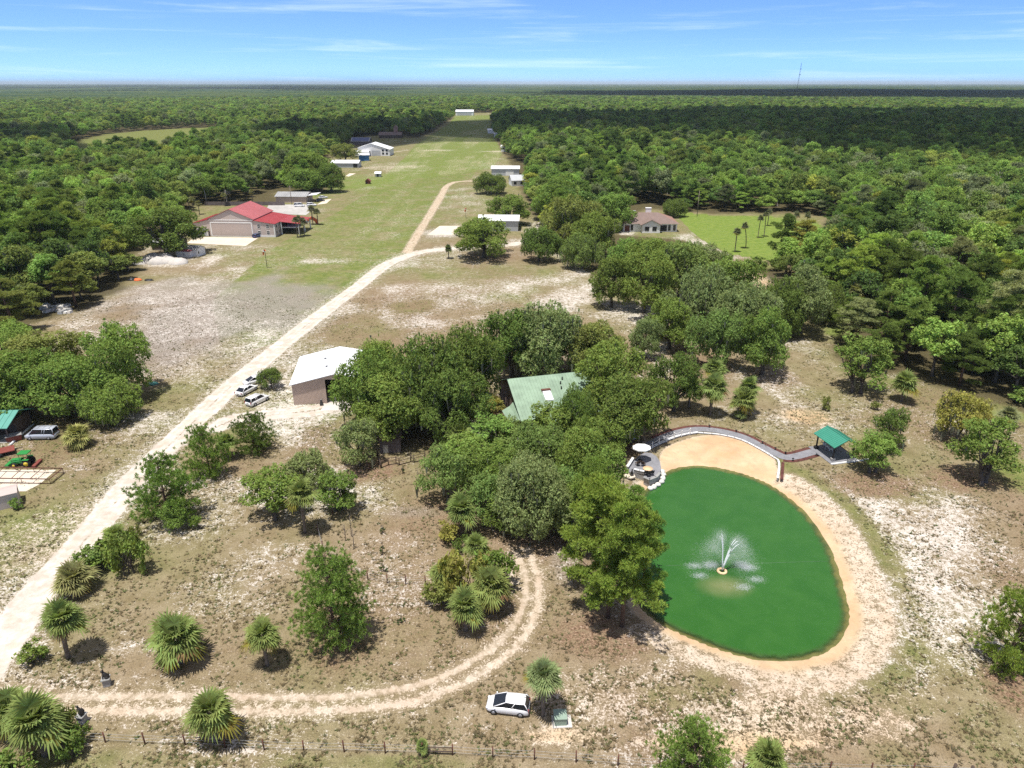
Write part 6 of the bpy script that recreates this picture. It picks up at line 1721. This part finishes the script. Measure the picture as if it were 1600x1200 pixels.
# ---------------------------------------------------------------- clouds overhead (they throw the shade on the far woods), air, sky, sun, camera
SUN = np.array([-.15, -.18, .97]); SUN /= np.linalg.norm(SUN)
def cloud(name, outline, alt, seed, n=70, r=(90, 190), zc=14.0):
    P = [G(a, c, zc) for a, c in outline]; P = np.array(P); rg = np.random.default_rng(seed)
    lo, hi = P.min(0), P.max(0); mb = MB(); k = 0; tries = 0
    while k < n and tries < 6000:
        tries += 1
        q = lo + rg.random(2)*(hi-lo)
        rad = rg.uniform(*r)
        if not pip(np.array([q[0]]), np.array([q[1]]), [tuple(p) for p in P])[0]: continue
        if pdist(np.array([q[0]]), np.array([q[1]]), [tuple(p) for p in P], True)[0] < rad*.8: continue
        mb.blob((q[0]+SUN[0]/SUN[2]*alt, q[1]+SUN[1]/SUN[2]*alt, alt+rg.uniform(-10, 50)), (rad, rad, rad*.45), M['cloud'], k, 16, 8, .10); k += 1
    o = mb.build(name); return tag(o, 'white cumulus cloud high above the woods', 'cloud', kind='structure')
CLOUDS = [
 ([(650,211),(730,213),(800,214),(900,202),(1000,206),(1100,216),(1250,226),(1420,238),(1700,244),(1900,200),(1700,172),(1400,166),(1250,166),(1100,166),(1000,170),(880,173),(800,172),(740,172),(650,174),(630,190)], 900, 1, 170, (45, 120)),
 ([(-100,222),(60,212),(150,214),(110,196),(-100,190)], 900, 2, 25, (40, 80)),
 ([(380,206),(540,206),(620,205),(680,196),(600,182),(440,188)], 900, 3, 45, (40, 80)),
 ([(-300,142),(200,143),(620,143),(800,141),(830,133.5),(300,133),(-400,133)], 2600, 5, 120, (300, 700)),
 ([(820,150),(1000,152),(1250,158),(1700,156),(1900,142),(1250,138.5),(800,143)], 1000, 4, 130, (200, 420)),
]
for k, c in enumerate(CLOUDS): cloud('cloud', *c)

def hazebox():
    mb = MB(); mb.box(-69000, -380, -5.0, 69000, 69500, 136, None)
    me = bpy.data.meshes.new('haze'); me.from_pydata(mb.V, [], mb.F)
    m = bpy.data.materials.new('hazy_air'); m.use_nodes = True; m.node_tree.nodes.clear()
    o = m.node_tree.nodes.new('ShaderNodeOutputMaterial'); v = m.node_tree.nodes.new('ShaderNodeVolumePrincipled')
    v.inputs['Color'].default_value = (.78, .92, 1.0, 1); v.inputs['Density'].default_value = HAZE; v.inputs['Anisotropy'].default_value = 0.0
    m.node_tree.links.new(v.outputs[0], o.inputs['Volume'])
    me.materials.append(m)
    tag(link(bpy.data.objects.new('haze', me)), 'thin blue summer haze over the woods', 'haze', kind='stuff')
HAZE = 4.5e-5
hazebox()

w = bpy.data.worlds.new('World'); SC.world = w; w.use_nodes = True
nt = w.node_tree; nt.nodes.clear()
def wn(t, **k):
    n = nt.nodes.new(t)
    for a, b in k.items(): setattr(n, a, b)
    return n
out = wn('ShaderNodeOutputWorld'); bg = wn('ShaderNodeBackground'); sky = wn('ShaderNodeTexSky', sky_type='NISHITA')
sky.sun_disc = False; sky.sun_elevation = math.asin(SUN[2]); sky.sun_rotation = math.atan2(SUN[0], SUN[1])
sky.air_density = 1.0; sky.dust_density = .3; sky.ozone_density = 2.0; sky.altitude = 50
tc = wn('ShaderNodeTexCoord'); mp = wn('ShaderNodeMapping'); mp.inputs['Scale'].default_value = (1, 1, 2.4); mp.inputs['Location'].default_value = (0, 0, .09)
nt.links.new(tc.outputs['Generated'], mp.inputs[0]); nt.links.new(mp.outputs[0], sky.inputs[0])
# cirrus: long thin streaks
skm = wn('ShaderNodeMix', data_type='RGBA', blend_type='MULTIPLY'); skm.inputs[0].default_value = 1; skm.inputs[7].default_value = (.70, .93, 1.22, 1)
sp = wn('ShaderNodeSeparateXYZ'); nt.links.new(tc.outputs['Generated'], sp.inputs[0])
el = wn('ShaderNodeMapRange', interpolation_type='SMOOTHSTEP'); el.inputs[1].default_value = .12; el.inputs[2].default_value = .45; nt.links.new(sp.outputs[2], el.inputs[0])
tint = wn('ShaderNodeMix', data_type='RGBA'); tint.inputs[6].default_value = (.70, .93, 1.22, 1); tint.inputs[7].default_value = (.84, .70, .60, 1)
nt.links.new(el.outputs[0], tint.inputs[0]); nt.links.new(tint.outputs[2], skm.inputs[7])
nt.links.new(sky.outputs[0], skm.inputs[6])
m2 = wn('ShaderNodeMapping'); m2.inputs['Scale'].default_value = (1.6, 1.6, 34); m2.inputs['Rotation'].default_value = (0, R(2.2), 0)
nt.links.new(tc.outputs['Generated'], m2.inputs[0])
nz = wn('ShaderNodeTexNoise'); nz.inputs['Scale'].default_value = 2.0; nz.inputs['Detail'].default_value = 7; nz.inputs['Roughness'].default_value = .62; nz.inputs['Distortion'].default_value = .35
nt.links.new(m2.outputs[0], nz.inputs['Vector'])
mr = wn('ShaderNodeMapRange', interpolation_type='SMOOTHSTEP'); mr.inputs[1].default_value = .50; mr.inputs[2].default_value = .76; mr.inputs[4].default_value = .22
nt.links.new(nz.outputs[0], mr.inputs[0])
mx = wn('ShaderNodeMix', data_type='RGBA'); mx.inputs[7].default_value = (*CIRRUS, 1) if 'CIRRUS' in globals() else (8.0, 8.6, 9.2, 1)
nt.links.new(mr.outputs[0], mx.inputs[0]); nt.links.new(skm.outputs[2], mx.inputs[6])
nt.links.new(mx.outputs[2], bg.inputs[0]); bg.inputs[1].default_value = .15
nt.links.new(bg.outputs[0], out.inputs[0])

sun = bpy.data.lights.new('sun', 'SUN'); sun.energy = 4.6; sun.angle = R(.53); sun.color = (1, .96, .90)
so = link(bpy.data.objects.new('sun', sun))
from mathutils import Vector
so.rotation_euler = Vector(tuple(-SUN)).to_track_quat('-Z', 'Y').to_euler(); so.location = (0, 0, 300)

cam = bpy.data.cameras.new('camera'); cam.sensor_width = 36; cam.sensor_fit = 'HORIZONTAL'; cam.lens = FPX/1600*36
cam.clip_start = .5; cam.clip_end = 200000
co = link(bpy.data.objects.new('camera', cam)); co.location = (0, 0, CAMH); co.rotation_euler = (R(90)-PITCH, 0, 0)
SC.camera = co
SC.view_settings.view_transform = 'Standard'; SC.view_settings.look = 'None'; SC.view_settings.exposure = .42; SC.view_settings.gamma = 1
cy = SC.cycles
cy.max_bounces = 5; cy.diffuse_bounces = 2; cy.glossy_bounces = 2; cy.transmission_bounces = 3; cy.transparent_max_bounces = 8; cy.volume_bounces = 0
cy.use_denoising = False; cy.caustics_reflective = False; cy.caustics_refractive = False
cy.sample_clamp_indirect = 4.0; cy.sample_clamp_direct = 5.0
